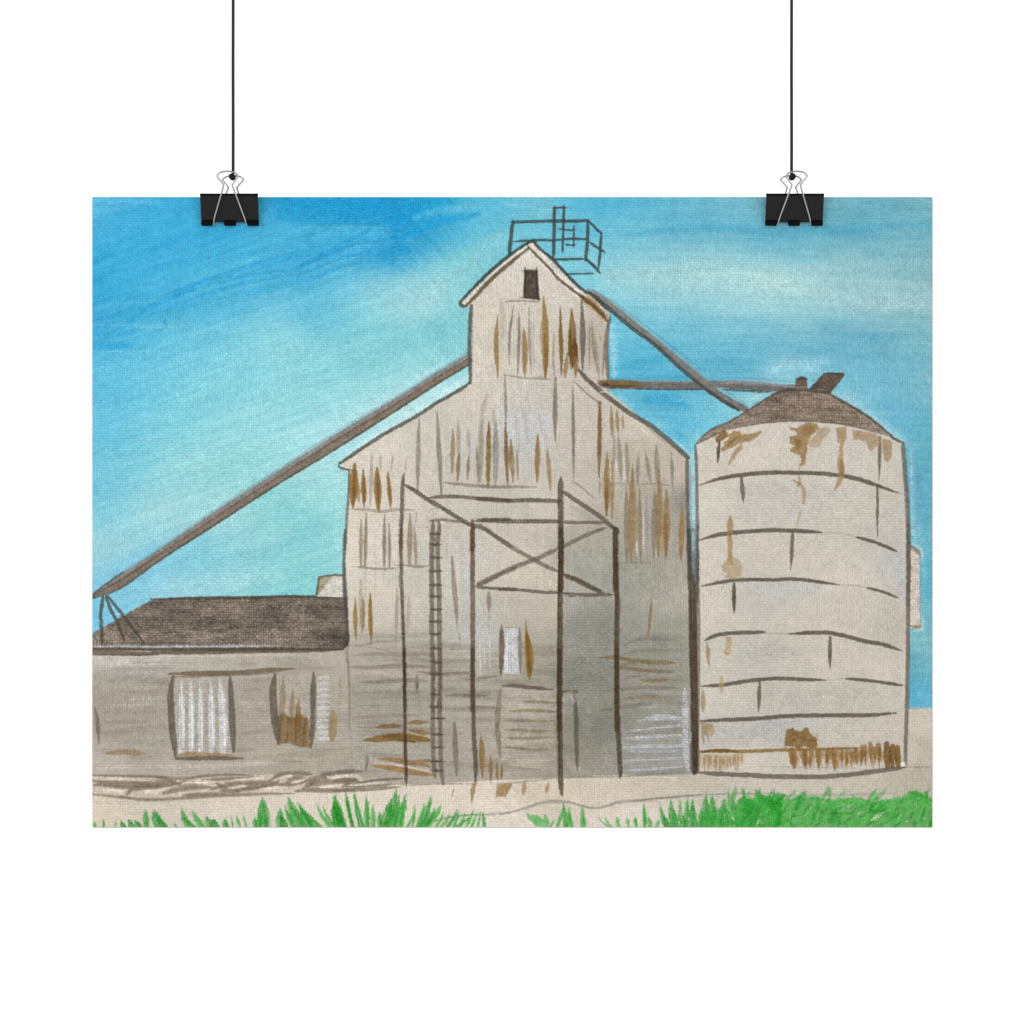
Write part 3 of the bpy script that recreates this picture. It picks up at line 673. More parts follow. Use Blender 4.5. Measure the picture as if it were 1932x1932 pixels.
# ---- rooftop railing (tile A) ---------------------------------------------------
RL = 'painted_railing'
RC = (62, 72, 68)
for (p, w, tp) in [
    ('300 375 420 372 620 366 860 360 1040 362 1200 360 1350 350', 44, (.7, .8)), ('318 370 300 480 285 620 275 760 270 850', 52, (.8, .15)),
    ('320 642 480 632 700 624 900 622 1100 606 1320 610', 34, (.6, .8)), ('890 150 885 300 885 500 880 700 872 900', 46, (.4, .6)),
    ('1022 140 1018 300 1010 480 1006 640 1000 800', 38, (.3, .3)), ('870 178 960 174 1060 180', 30, (.8, .4)),
    ('1350 360 1350 500 1346 650 1330 780 1322 900', 48, (.6, .9)), ('1350 352 1420 420 1500 500 1545 530', 36, (.8, .6)),
    ('1535 520 1528 650 1520 780 1510 900 1495 1010', 38, (.6, .7)), ('1380 650 1440 700 1520 750 1600 800', 34, (.7, .15)),
    ('870 884 1000 888 1150 884 1300 884', 34, (.6, .8)), ('1330 890 1400 950 1460 1010 1520 1080', 42, (.8, .3)),
    ('1040 1090 1150 1090 1300 1086 1430 1082', 26, (.8, .3)), ('940 466 1040 480 1170 490', 26, (.3, .8)),
    ('1160 410 1158 520 1154 640 1158 740', 28, (.3, .3)), ('1030 680 1100 692 1190 690', 26, (.3, .5))]:
    S(A, p, w, RC, .92, tp=tp, ease=.12, cls=RL, rough=.8, tex=.15)
S(A, '340 604 600 596 840 596', 14, (90, 130, 140), .5, tex=1)
S(A, '1060 1062 1200 1050 1420 1050', 16, (90, 130, 142), .5, tex=1)
S(A, '880 850 1100 850 1290 856', 12, (90, 130, 142), .5, tex=1)
S(A, '900 470 960 470', 20, (90, 130, 140), .5)
S(A, '1380 420 1500 560', 12, (100, 150, 160), .4, tex=1)
wash(A, '940 220 970 290', 40, (70, 164, 206), .5, 4)
wash(A, '1200 470 1270 520', 60, (70, 170, 214), .45, 5)

# ---- chutes on the right (tiles D, F) ---------------------------------------------
C1 = 'painted_side_chute'
S(D, '-30 112 200 262 450 464 700 664 950 872 1230 1100 1450 1276 1720 1430', 68, (124, 120, 116), .96, tp=(.2, 1), ease=.1, cls=C1, rough=1.0, tex=.12)
S(D, '-20 130 200 310 450 520 700 700 950 930 1200 1140 1420 1300 1640 1440', 44, (72, 68, 60), .9, tp=(.5, .5), ease=.06, tex=.3)
S(D, '20 100 250 260 480 440 720 640 980 850 1250 1060 1500 1240', 20, (150, 142, 136), .7, tex=.4)
S(D, '10 90 260 240 500 420 750 610 1000 810 1280 1020', 18, (96, 116, 126), .6, tex=1.0, dry=1.0, rough=1)
S(D, '1340 1080 1500 1220 1750 1400', 22, (120, 140, 148), .6, tex=.9, dry=1)
S(A, '1330 1350 1460 1400 1600 1560', 50, (70, 70, 66), .9, tp=(.3, .9), cls=C1)
S(A, '1340 1290 1500 1370 1700 1540', 40, (140, 138, 138), .7, tp=(.2, .9), tex=.5)
S(A, '1400 1300 1600 1420 1900 1650', 18, (90, 120, 132), .5, tex=1, dry=1)
C2 = 'painted_level_chute'
S(D, '130 1150 350 1160 600 1160 900 1164 1250 1170', 92, (120, 117, 112), .96, tp=(.7, .9), ease=.06, cls=C2, tex=.1)
S(D, '110 1130 250 1140 400 1150 600 1160', 92, (116, 94, 62), .9, tp=(.55, .5), ease=.4, cls=C2, tex=.2, soft=6)
S(D, '150 1160 300 1180 480 1170', 40, (82, 64, 40), .7)
S(D, '120 1160 180 1150 200 1170', 34, (70, 56, 40), .8)
S(D, '540 1150 760 1158 1000 1164 1280 1166', 60, (112, 108, 102), .8, tp=(.4, .8), ease=.1, tex=.15, cls=C2)
S(D, '500 1200 800 1208 1100 1208 1280 1206', 20, (70, 76, 76), .85, ease=.1)
S(D, '600 1175 900 1182 1250 1180', 22, (104, 108, 106), .6)
S(D, '560 1120 800 1122 1130 1130', 14, (156, 154, 152), .7)
S(D, '300 1084 700 1080 1100 1074', 22, (84, 130, 146), .5, tex=1, dry=1)
S(F, '260 265 400 262 600 278 720 290 820 290', 62, (122, 121, 118), .96, tp=(.5, .9), ease=.1, cls=C2, tex=.1)
S(F, '180 258 300 262 420 264', 52, (116, 112, 106), .9, tp=(.8, .8), tex=.15, cls=C2)
S(F, '270 275 450 280 650 292 800 300', 34, (104, 100, 94), .85, tp=(.4, .8), tex=.2)
S(F, '280 300 450 306 650 314', 20, (74, 74, 72), .85)
S(F, '270 250 450 244 700 262 800 270', 18, (152, 152, 152), .7)
S(F, '250 214 500 214 820 240', 20, (88, 134, 150), .5, tex=1, dry=1)
S(F, '420 300 560 322 660 318', 14, (80, 96, 100), .6)

# ---- silo roof and vents ---------------------------------------------------------
S(D, '1140 1030 1300 1156 1450 1276 1720 1430', 64, (122, 118, 114), .95, tp=(.9, 1), ease=.05, cls=C1, tex=.12)
S(D, '1140 1092 1300 1222 1450 1318 1640 1436', 34, (74, 70, 64), .9, tp=(.8, .6), ease=.05)
SR = 'painted_silo.roof'
SRC = (1 + .7 * np.clip(mott, -.6, .6))[..., None] * 1.16 * cfield("""1400 880 128 114 100;1450 850 122 108 96;1500 820 126 112 100;1560 790 100 88 78;1600 800 122 108 96;1650 800 116 102 92;1700 830 130 116 104;1760 860 122 110 98;1800 878 118 106 96;1560 835 112 98 86;1650 845 108 96 84""")
Z(F, '80 705 130 650 200 598 330 545 480 455 600 375 690 315 780 300 900 300 1000 312 1090 328 1200 390 1320 460 1420 530 1500 592 1590 660 1645 690 1520 650 1400 612 1200 565 1000 545 800 540 600 556 450 580 300 612 180 670 90 715', SRC, cls=SR, soft=1.8)
for i in range(420):
    x0 = rng.uniform(200, 1400); yt = 300 + abs(x0 - 850) ** 1.25 * .085; yb = 545 + (abs(x0 - 800) / 700) ** 2 * 80
    if yb < yt + 34:
        continue
    y0 = rng.uniform(yt + 22, yb - 8); ln = min(rng.uniform(40, 190), 1480 - x0); sl = (x0 - 800) * .00028
    S(F, [x0, y0, x0 + ln * .5, y0 + ln * .5 * sl, x0 + ln, y0 + ln * sl * 1.2], rng.uniform(4, 9), [(88, 76, 66), (172, 155, 138), (164, 148, 132), (104, 92, 80)][i % 4], rng.uniform(.35, .8), soft=1.5, tex=.9)
S(F, '660 335 760 305 900 302 1000 312 1100 330', 24, (72, 62, 54), .85)
S(F, '100 690 200 600 330 545 480 455 600 375 690 318', 12, (76, 66, 58), .8)
S(F, '1090 330 1250 420 1420 528 1560 645', 20, (72, 70, 64), .9, tp=(.6, .5))
S(F, '90 715 180 668 300 612', 14, (90, 80, 70), .6)
S(F, '420 585 600 556 800 540 1000 545 1250 574 1500 645', 10, (96, 84, 74), .7, tex=.6)
S(F, '1560 660 1600 680 1650 705', 22, (84, 74, 66), .9)
VT = 'painted_silo.vent'
Z(F, '838 222 870 206 920 212 928 270 926 300 836 300 836 260', (104, 92, 82), soft=1.8, cls=VT)
S(F, '840 225 880 210 924 222', 26, (70, 60, 52), .85)
S(F, '850 285 915 282', 22, (158, 138, 124), .7)
Z(F, '1048 178 1200 170 1210 190 1150 270 1100 330 940 296 1000 240', (96, 84, 74), soft=1.8, cls=VT + '#slant')
S(F, '1048 180 1120 176 1196 190', 16, (60, 52, 46), .85)
S(F, '1040 190 1000 240 950 292', 14, (74, 64, 56), .8)
S(F, '1010 300 1060 305', 20, (160, 140, 126), .7)
for i in range(26):
    x0 = rng.uniform(1040, 1150); y0 = rng.uniform(195, 280)
    S(F, [x0, y0, x0 + 16, y0 + 4], 8, (60, 52, 46) if i % 2 else (140, 124, 110), .5, tex=.6)

# ---- silo walls: hoops, seams, rust -------------------------------------------------
SO = (88, 79, 69)
S(F, '78 720 88 900 92 1200 96 1500 92 1900', 24, (92, 92, 88), .85, tp=(.6, .8), ease=.08)
S(Q, '100 0 98 300 104 700 104 1100 100 1500 104 1860', 20, (66, 56, 46), .7, tex=.6)
S(F, '1652 705 1660 850 1676 1050 1690 1300 1694 1600 1690 1930', 34, (104, 97, 88), .92, tp=(.6, .9), ease=.06)
S(Q, '1690 0 1694 300 1692 700 1686 1100 1680 1400 1668 1820', 30, (100, 92, 82), .92, tp=(.9, .6), ease=.06)
wash(F, '1710 760 1716 1000 1726 1400', 14, (180, 206, 214), .5, 3)
HOOPS = [(F, '105 1025 250 978 420 948 620 930 860 930 1100 942 1300 975 1460 1028 1630 1088', 28, .2),
         (F, '110 1440 250 1400 420 1380 640 1366 850 1370 1040 1382', 28, .3), (F, '1290 1416 1420 1450 1510 1485 1605 1526', 22, .2),
         (F, '120 1790 280 1758 440 1740 680 1742 780 1734 950 1748 1170 1780', 24, .3), (F, '1370 1800 1480 1826 1620 1880', 18, .2),
         (Q, '150 875 250 832 400 818 610 812', 26, .3), (Q, '780 826 940 818 1080 816 1200 838 1360 880 1500 905 1650 955', 28, .2),
         (Q, '120 1222 300 1210 500 1178 680 1164 860 1168 1070 1176', 26, .2), (Q, '1220 1164 1400 1180 1650 1216', 22, .4),
         (Q, '110 1486 320 1476 560 1466 800 1446 1100 1442 1400 1440 1600 1424', 28, .4)]
for (t, p, w, e) in HOOPS:
    S(t, p, w * 1.12, SO, .95, tp=(e, e), ease=.18, tex=.25, rough=.8)
for (t, p) in [(F, '1050 1386 1180 1388 1290 1414'), (F, '1170 1780 1280 1784 1370 1800'), (Q, '610 820 700 822 780 826'), (Q, '1070 1176 1220 1164'),
               (Q, '560 1830 900 1834 1300 1842')]:
    S(t, p, 9, (130, 122, 110), .6, tex=1, dry=1.4, rough=1)
for (t, x0, y0, x1, y1, w) in [(F, 428, 970, 444, 1165, 34), (F, 258, 690, 248, 855, 26), (F, 1478, 660, 1470, 985, 26), (F, 1458, 1030, 1458, 1420, 22),
                               (F, 816, 1380, 802, 1680, 30), (F, 372, 1770, 376, 1990, 30), (Q, 1100, 850, 1098, 1105, 34), (Q, 566, 1186, 558, 1420, 30),
                               (Q, 372, 455, 370, 680, 32)]:
    V(t, x0, y0, x1, y1, w, (92, 84, 74), .92, tp=(.6, .05), ease=.6)
RU = (158, 122, 66)
Z(F, '232 660 262 640 300 606 325 640 320 660 290 680 250 702 228 690', (128, 92, 38), .9, soft=2, tex=.3, round_=True)
Z(F, '330 640 370 612 410 612 432 640 500 636 578 612 560 650 500 690 440 700 390 720 330 750 280 770 270 750 300 720 296 700 330 676', RU, .88, soft=2, tex=.35, rough=1.7, dry=1.0)
S(F, '400 650 360 690 310 740', 20, (134, 98, 44), .6)
Z(F, '390 740 430 700 434 740 380 820 330 870 326 850 356 790', (176, 142, 90), .85, soft=2, tex=.35, rough=1.7, dry=1.0)
S(F, '262 700 256 780 248 850', 20, (84, 74, 62), .8)
Z(F, '792 585 850 590 890 562 940 545 1000 556 1010 590 990 620 960 640 930 690 925 720 930 770 915 800 910 860 890 880 870 880 880 830 870 800 800 770 792 745 830 730 795 700 790 660 850 640 845 620 800 605', (156, 118, 62), .88, soft=2, tex=.35, rough=1.7, dry=1.0)
S(F, '830 680 860 700 850 760', 40, (134, 98, 42), .6)
S(F, '900 600 960 590 940 640', 40, (140, 104, 50), .5)
Z(F, '1000 600 1060 580 1110 590 1090 630 1040 680 1030 720 990 740 940 730 930 690 990 640', (190, 158, 116), .8, soft=2, tex=.4, rough=1.7, dry=1.0)
S(F, '880 860 862 910', 34, (170, 136, 84), .7)
Z(F, '1140 590 1220 580 1222 660 1200 740 1196 820 1214 880 1204 960 1180 1020 1130 1075 1116 1080 1140 1030 1160 960 1150 880 1160 800 1170 720 1150 660', (172, 138, 88), .85, soft=2, tex=.35, rough=1.7, dry=1.0)
S(F, '1180 830 1190 900 1186 950', 30, (146, 106, 50), .6)
Z(F, '1270 600 1350 614 1440 636 1480 660 1480 720 1430 740 1410 770 1390 740 1370 690 1330 680 1275 680', (176, 142, 100), .85, soft=2, tex=.35, rough=1.7, dry=1.0)
Z(F, '1490 670 1560 680 1566 740 1562 820 1530 856 1510 830 1494 740', (172, 136, 88), .85, soft=2, tex=.35, rough=1.7, dry=1.0)
S(F, '820 988 860 1010 900 1060 896 1160', 26, (178, 146, 100), .8, tp=(.4, .8))
S(F, '860 940 870 1010 846 1030', 18, (160, 122, 66), .7)
S(F, '880 1210 860 1280 844 1340', 16, (186, 158, 116), .7)
V(F, 344, 1250, 340, 1420, 46, (168, 134, 78), .85)
S(F, '336 1370 340 1470 340 1560 352 1620', 36, (176, 144, 92), .85, tp=(.8, .9))
Z(F, '332 1540 364 1560 404 1596 436 1640 432 1690 420 1722 396 1716 372 1736 330 1722 296 1734 312 1694 280 1668 276 1640 300 1612', (180, 148, 98), .72, soft=3, tex=.45, rough=3, dry=1.2)
S(F, '334 1370 340 1400', 44, (132, 96, 40), .7)
S(F, '300 1740 280 1820', 12, (190, 160, 110), .7)
Z(Q, '168 890 186 940 188 1020 182 1105 172 1040 156 960', (166, 134, 80), .85, soft=2, tex=.3, rough=1.7, dry=1.0)
Z(Q, '306 850 345 845 356 900 348 970 310 992 284 960 312 920', (192, 162, 112), .8, soft=2, tex=.35, rough=1.7, dry=1.0)
V(Q, 278, 1130, 278, 1270, 44, (194, 164, 116), .7)
V(Q, 136, 1240, 136, 1420, 36, (170, 142, 96), .85)
Z(Q, '120 1490 210 1510 226 1570 200 1600 186 1560 180 1640 168 1600 150 1580 142 1680 126 1600', (176, 146, 98), .85, soft=2, tex=.35, rough=1.7, dry=1.0)
Z(Q, '756 1600 770 1550 820 1530 840 1560 880 1560 910 1535 940 1550 950 1580 1000 1620 1004 1690 960 1700 900 1670 870 1700 820 1680 760 1680', (126, 88, 30), .92, soft=2, tex=.4, rough=2.6, dry=1.3)
for i in range(46):
    x0 = rng.uniform(765, 985); y0 = rng.uniform(1580, 1660)
    S(Q, [x0, y0, x0 + 24, y0 - 12], 12, (96, 62, 14) if i % 2 else (150, 112, 54), .5, tex=.5)
wash(Q, '826 1670 836 1690', 12, (214, 208, 196), .7, 2)
S(Q, '120 1718 250 1706 420 1716 560 1712 760 1704 1000 1700 1200 1694 1380 1686', 26, (142, 102, 40), .93, tp=(.5, .2), ease=.3)
S(Q, '130 1716 250 1712 400 1718', 26, (124, 86, 26), .9, tp=(.4, .3))
Z(Q, '106 1740 200 1735 330 1740 450 1740 456 1800 430 1830 420 1790 400 1830 390 1870 370 1820 330 1850 280 1870 200 1855 150 1860 104 1810', (194, 160, 110), .4, soft=3, tex=.6, rough=2)
for i in range(16):
    x0 = 115 + i * 21 + rng.uniform(-6, 6); y0 = 1735 + rng.uniform(0, 20)
    V(Q, x0, y0, x0 + rng.uniform(-6, 6), y0 + rng.uniform(70, 130), rng.uniform(12, 22), (164, 126, 72), .85, tp=(.7, .08), ease=.8, tex=.5)
Z(Q, '790 1712 1000 1704 1200 1698 1380 1690 1500 1690 1500 1800 1470 1760 1440 1815 1400 1770 1370 1815 1330 1760 1290 1820 1260 1770 1220 1830 1190 1780 1150 1850 1110 1800 1080 1830 1050 1770 1010 1840 985 1760 950 1840 930 1770 905 1850 880 1760 840 1850 800 1790', (176, 140, 88), .5, soft=3, tex=.6, rough=2, dry=1)
for i in range(46):
    x0 = rng.uniform(800, 1490)
    V(Q, x0, 1700 + rng.uniform(-10, 20), x0 + rng.uniform(-8, 14), rng.uniform(1760, 1860), rng.uniform(10, 24), (158, 118, 62), .6, tp=(.6, .1), tex=.5)
for (x, y0, y1, w, d) in [(820, 1715, 1860, 66, 20), (910, 1720, 1860, 50, 10), (950, 1730, 1850, 36, -6), (1010, 1710, 1855, 46, 14), (1080, 1700, 1840, 44, -6),
                          (1130, 1710, 1870, 56, 14), (1190, 1710, 1830, 30, 0), (1225, 1720, 1850, 32, -4), (1260, 1715, 1830, 34, 6), (1300, 1710, 1825, 34, 4),
                          (1340, 1680, 1820, 40, -4), (1366, 1670, 1815, 30, 0), (1408, 1660, 1820, 44, 10), (1436, 1690, 1820, 24, 0), (1470, 1665, 1830, 46, 8)]:
    V(Q, x - d * .5, y0, x + d * .5, y1, w, (150, 110, 54), .85, tp=(.75, .06), ease=.85, tex=.4, rough=1.6, dry=1.2)
    V(Q, x - d * .5 + w * .3, y0 + 6, x + d * .5 + w * .4, y1 - rng.uniform(20, 60), w * .4, (160, 122, 68), .7, tp=(.7, .06), ease=.8, tex=.5)
    V(Q, x - d * .3, y0 + 20, x + d * .3, y1 - 20, w * .35, (130, 90, 34), .5, tp=(.3, .1))
for (x, y0, y1, w) in [(1530, 1660, 1850, 60), (1570, 1680, 1840, 60), (1610, 1685, 1840, 52)]:
    V(Q, x, y0, x + 6, y1, w, (116, 78, 26), .93, tp=(.7, .4), tex=.35, rough=1.8, dry=1.2)
S(Q, '1590 1780 1586 1830', 14, (214, 206, 194), .8)
S(Q, '100 1876 300 1888 500 1896 700 1906 1000 1908 1200 1896 1400 1872 1560 1850 1675 1834', 36, (96, 87, 76), .93, tp=(.5, .4), ease=.1)
Z(Q, '1640 1800 1660 1796 1676 1830 1640 1830', (236, 232, 226), .9, soft=1.6)
S(Q, '1680 1834 1780 1836 1870 1832', 12, (150, 141, 128), .8)

# ---- elevator walls: boards, rust, seams (tiles G, H) ---------------------------------
for (x0, y0, x1, y1, w, c) in [
    (265, 1010, 245, 1480, 96, (146, 102, 44)), (355, 1080, 368, 1480, 58, (142, 104, 46)), (505, 1050, 522, 1530, 84, (146, 108, 48)), (620, 1090, 655, 1510, 50, (156, 118, 62))]:
    V(G, x0, y0, x1, y1, w, c, .93, tp=(.3, .15))
    V(G, x0 + 4, y0 + 60, x1 + 2, y1 - 30, w * .4, (112, 76, 22), .6, tp=(.3, .2))
V(G, 300, 1200, 310, 1420, 50, (160, 122, 68), .7)
for (x0, y0, x1, y1, w, c, a) in [
    (450, 880, 432, 1450, 44, (176, 167, 153), .7), (545, 900, 540, 1080, 24, (176, 167, 153), .7), (680, 900, 650, 1100, 22, (182, 173, 159), .7),
    (820, 930, 800, 1160, 24, (184, 175, 162), .7), (955, 510, 940, 1290, 52, (134, 124, 110), .85), (1150, 440, 1195, 1340, 52, (150, 140, 126), .85),
    (1322, 640, 1308, 1100, 44, (154, 126, 82), .9), (1375, 520, 1385, 960, 44, (170, 160, 144), .7), (1385, 880, 1370, 1180, 44, (140, 112, 72), .85),
    (1480, 620, 1500, 900, 44, (176, 166, 150), .6), (1490, 900, 1478, 1170, 34, (150, 120, 76), .85), (1575, 820, 1598, 1230, 40, (160, 134, 94), .8),
    (1630, 540, 1610, 1200, 60, (166, 154, 134), .7), (1704, 560, 1696, 1260, 54, (150, 118, 66), .93), (1780, 540, 1775, 1230, 70, (160, 151, 137), .7),
    (1880, 560, 1905, 1230, 44, (138, 112, 70), .9), (1250, 330, 1260, 1150, 40, (190, 186, 184), .5),
    (335, 1600, 330, 2100, 40, (158, 142, 120), .8), (390, 1540, 375, 2110, 44, (154, 136, 112), .8), (585, 1540, 582, 2110, 42, (150, 134, 110), .85),
    (635, 1640, 640, 2110, 34, (154, 138, 116), .8), (862, 1540, 850, 2100, 60, (158, 140, 116), .85), (905, 1680, 925, 2090, 40, (164, 146, 122), .8)]:
    V(G, x0, y0, x1, y1, w, c, a, tp=(.15, .4))
S(G, '210 1496 400 1500 560 1518 700 1500 920 1502', 34, (150, 138, 124), .85, tp=(.15, .1), tex=.5)
S(G, '1225 1210 1400 1226 1600 1246 1800 1252 1932 1256', 34, (138, 127, 116), .9, tp=(.3, .9))
S(G, '930 1520 926 1600 905 1690', 14, (130, 122, 112), .7, tex=1, dry=1.6)
S(G, '905 1685 1000 1688 1070 1690', 14, (130, 122, 112), .7, tex=1, dry=1.6)
S(H, '-10 1020 150 1028 320 1026 500 1026', 26, (140, 129, 116), .85, tp=(.9, .2))
for (x0, y0, x1, y1, w, c, a) in [
    (225, 480, 240, 1000, 36, (146, 112, 62), .85), (272, 610, 290, 980, 42, (144, 116, 74), .8), (322, 720, 335, 960, 26, (150, 124, 82), .7),
    (78, 460, 72, 1030, 48, (154, 120, 66), .9), (510, 570, 500, 980, 48, (158, 126, 72), .9), (590, 680, 620, 1050, 40, (160, 128, 78), .8),
    (655, 90, 660, 630, 40, (146, 136, 122), .7), (815, 140, 822, 960, 30, (142, 133, 119), .85), (1052, 290, 1046, 940, 40, (122, 98, 62), .92),
    (1055, 940, 1050, 1110, 18, (140, 131, 120), .7), (1150, 310, 1162, 590, 34, (166, 138, 96), .8), (1200, 340, 1210, 540, 36, (170, 142, 102), .8),
    (1250, 400, 1256, 510, 24, (176, 150, 112), .8), (1118, 720, 1112, 1270, 62, (152, 120, 68), .88), (1160, 770, 1160, 1300, 40, (160, 130, 82), .8),
    (1110, 900, 1112, 1280, 30, (120, 84, 30), .6), (1215, 560, 1240, 980, 40, (160, 150, 134), .7), (1285, 620, 1300, 1000, 40, (156, 146, 130), .7),
    (1390, 740, 1382, 1000, 34, (154, 142, 124), .75), (1450, 700, 1500, 1000, 38, (152, 142, 126), .75), (1545, 640, 1560, 1000, 44, (152, 140, 122), .75),
    (1575, 880, 1565, 1640, 56, (150, 118, 66), .85), (1680, 720, 1690, 1030, 30, (148, 138, 124), .8), (1340, 820, 1325, 1690, 60, (158, 126, 74), .88),
    (1285, 1010, 1290, 1690, 50, (146, 132, 110), .75), (1365, 1010, 1360, 1660, 40, (168, 138, 90), .7), (1400, 1020, 1410, 1680, 40, (146, 134, 114), .75),
    (1535, 1040, 1525, 1650, 44, (146, 132, 112), .75), (1640, 1050, 1630, 1650, 66, (158, 122, 66), .88), (1625, 1250, 1640, 1630, 30, (128, 94, 40), .6),
    (1775, 1190, 1765, 1660, 54, (160, 124, 66), .88), (1080, 900, 1085, 1100, 30, (170, 150, 118), .6), (1590, 1300, 1600, 1640, 24, (170, 140, 92), .7),
    (1460, 1100, 1470, 1600, 30, (160, 150, 134), .5), (1180, 560, 1170, 900, 30, (164, 154, 138), .6)]:
    V(H, x0, y0, x1, y1, w, c, a, tp=(.12, .3))
for (x0, y0, y1) in [(1265, 720, 960), (1195, 760, 900), (1140, 800, 980), (1375, 1500, 1640), (1430, 1200, 1600)]:
    V(H, x0, y0, x0 + 6, y1, 18, (232, 224, 212), .6)
S(H, '1060 1004 1200 996 1400 1004 1560 1000 1690 1020', 16, (140, 130, 117), .8, tex=.7)
S(H, '800 970 880 1020 960 1090 1020 1140', 14, (140, 130, 120), .8)
S(H, '1230 1700 1330 1690 1500 1694', 26, (132, 130, 124), .55, tex=.5)
for (x0, y0) in [(865, 390), (410, 1485), (250, 1345)]:
    S(H, [x0, y0, x0 + 4, y0 + 8], 12, (90, 84, 80), .7)

# ---- foot of the elevator (tiles I, J, K, M) --------------------------------------------
DO = 'painted_grain_elevator.door'
for (x0, y0, x1, y1, w, c, a) in [
    (215, 720, 222, 1170, 44, (150, 114, 54), .93), (302, 720, 295, 1110, 54, (150, 116, 58), .88), (375, 660, 388, 1230, 50, (142, 102, 36), .93),
    (270, 520, 285, 1180, 50, (176, 166, 148), .45), (668, 620, 655, 1180, 44, (162, 154, 140), .6), (800, 650, 775, 1180, 46, (162, 154, 144), .6),
    (1258, 290, 1316, 1080, 52, (138, 126, 110), .88), (1330, 1080, 1345, 1270, 16, (140, 130, 118), .6), (1652, 640, 1652, 890, 52, (134, 124, 110), .85),
    (1652, 900, 1648, 1100, 26, (166, 164, 156), .5), (880, 1530, 880, 1750, 50, (124, 112, 94), .85)]:
    V(I, x0, y0, x1, y1, w, c, a, tp=(.1, .15))
S(I, '880 1640 885 1700', 26, (70, 74, 68), .8)
V(I, 1258, 290, 1258, 600, 30, (140, 128, 112), .6, tp=(.7, .3))
S(I, '190 394 300 400 420 415 560 416 680 405', 24, (120, 112, 98), .85, tp=(.1, .2), tex=.5)
S(I, '640 376 760 380 880 396 1015 382', 24, (128, 118, 104), .85, tp=(.4, .1))
S(I, '660 410 664 440', 10, (150, 140, 126), .8)
S(I, '150 1235 280 1240 450 1200 700 1192', 34, (150, 140, 126), .75, tp=(.3, .5), tex=.5)
S(I, '320 1250 500 1280 600 1310 800 1310 1000 1318', 22, (156, 147, 133), .75, tex=.4)
wash(I, '330 1246 480 1262', 8, (222, 216, 204), .7, 2)
for (p, w, a) in [('200 1345 450 1330 700 1340 1000 1330', 40, .5), ('160 1470 400 1475 700 1455 1020 1475', 46, .6), ('280 1640 500 1625 750 1615 980 1620', 44, .65),
                  ('210 1760 500 1740', 24, .3), ('760 1780 1000 1770', 20, .3)]:
    S(I, p, w, (128, 117, 102), min(.9, a * 1.3), tp=(.2, .4), tex=.5, soft=2.5)
S(I, '880 1520 1100 1545 1300 1535 1440 1535', 32, (122, 112, 98), .85, tp=(.2, .5))
S(I, '1340 1590 1440 1605 1600 1585 1780 1565', 28, (128, 118, 104), .85, tp=(.2, .4))
S(I, '1170 1265 1250 1278 1380 1270', 12, (150, 141, 128), .7)
S(I, '1130 275 1260 275', 10, (160, 152, 140), .6, tex=.8)
# upright white boards and narrow door
for (x, w) in [(1560, 14), (1600, 10), (1660, 12), (1530, 10)]:
    V(I, x, 1130, x, 1560, w, (222, 220, 220), .6, tex=.4)
Z(J, '10 944 190 944 190 1390 20 1390', (196, 197, 197), .9, soft=2.5, cls=DO)
S(J, '70 960 66 1150 60 1380', 34, WH, .8, tp=(.4, .7), tex=.3)
S(J, '128 950 130 1150 140 1380', 36, (206, 206, 208), .7, tp=(.4, .7), tex=.3)
V(J, 16, 950, 10, 1410, 48, (118, 106, 94), .92, tp=(.4, .3))
V(J, 188, 950, 198, 1380, 40, (122, 112, 102), .88, tp=(.4, .2))
S(J, '10 946 100 944 190 946', 12, (140, 134, 126), .8)
Z(J, '252 850 262 960 290 1050 320 1180 326 1280 310 1380 282 1450 262 1400 246 1270 238 1100 244 960', (152, 110, 40), .93, soft=2, tex=.25)
S(J, '258 960 270 1150 290 1380', 30, (120, 80, 16), .6, tp=(.1, .6))
S(J, '300 1440 380 1436', 10, (120, 112, 102), .7)
# large board panel with level slats
Z(M, '10 350 500 390 545 1040 10 1030', (186, 180, 167), .35, soft=3, cls=DO + '#wide')
S(M, '10 345 150 345 300 362 510 385', 38, (92, 82, 72), .92, tp=(.2, .2))
S(M, '605 402 680 402 742 405', 30, (90, 80, 70), .92, tp=(.8, .7))
S(M, '715 410 735 600 735 800 742 1000 745 1160', 42, (88, 81, 73), .92, tp=(.5, .2))
S(M, '640 420 700 430 715 520', 60, (180, 166, 152), .6)
for (p, w) in [('210 500 330 498 450 505 540 510', 36), ('90 595 250 585 400 588 560 600', 36), ('30 680 200 682 350 690 540 686', 34), ('30 770 200 775 340 785 510 780', 36),
               ('30 850 200 852 350 850 540 842', 32), ('-20 940 150 945 300 962 500 962', 36)]:
    S(M, p, w, (144, 132, 108), .88, tp=(.15, .15), tex=.4)
    S(M, p, w * .4, (120, 106, 82), .5, tp=(.1, .1), tex=.4)
S(M, '600 500 700 500', 20, (150, 138, 124), .6)
S(M, '-10 400 -5 600 -8 900', 26, (150, 142, 128), .5)
S(M, '0 1130 150 1135 280 1150 450 1165', 14, (150, 140, 126), .7)
wash(M, '10 1060 250 1070 520 1060', 30, (208, 198, 184), .5, 5)
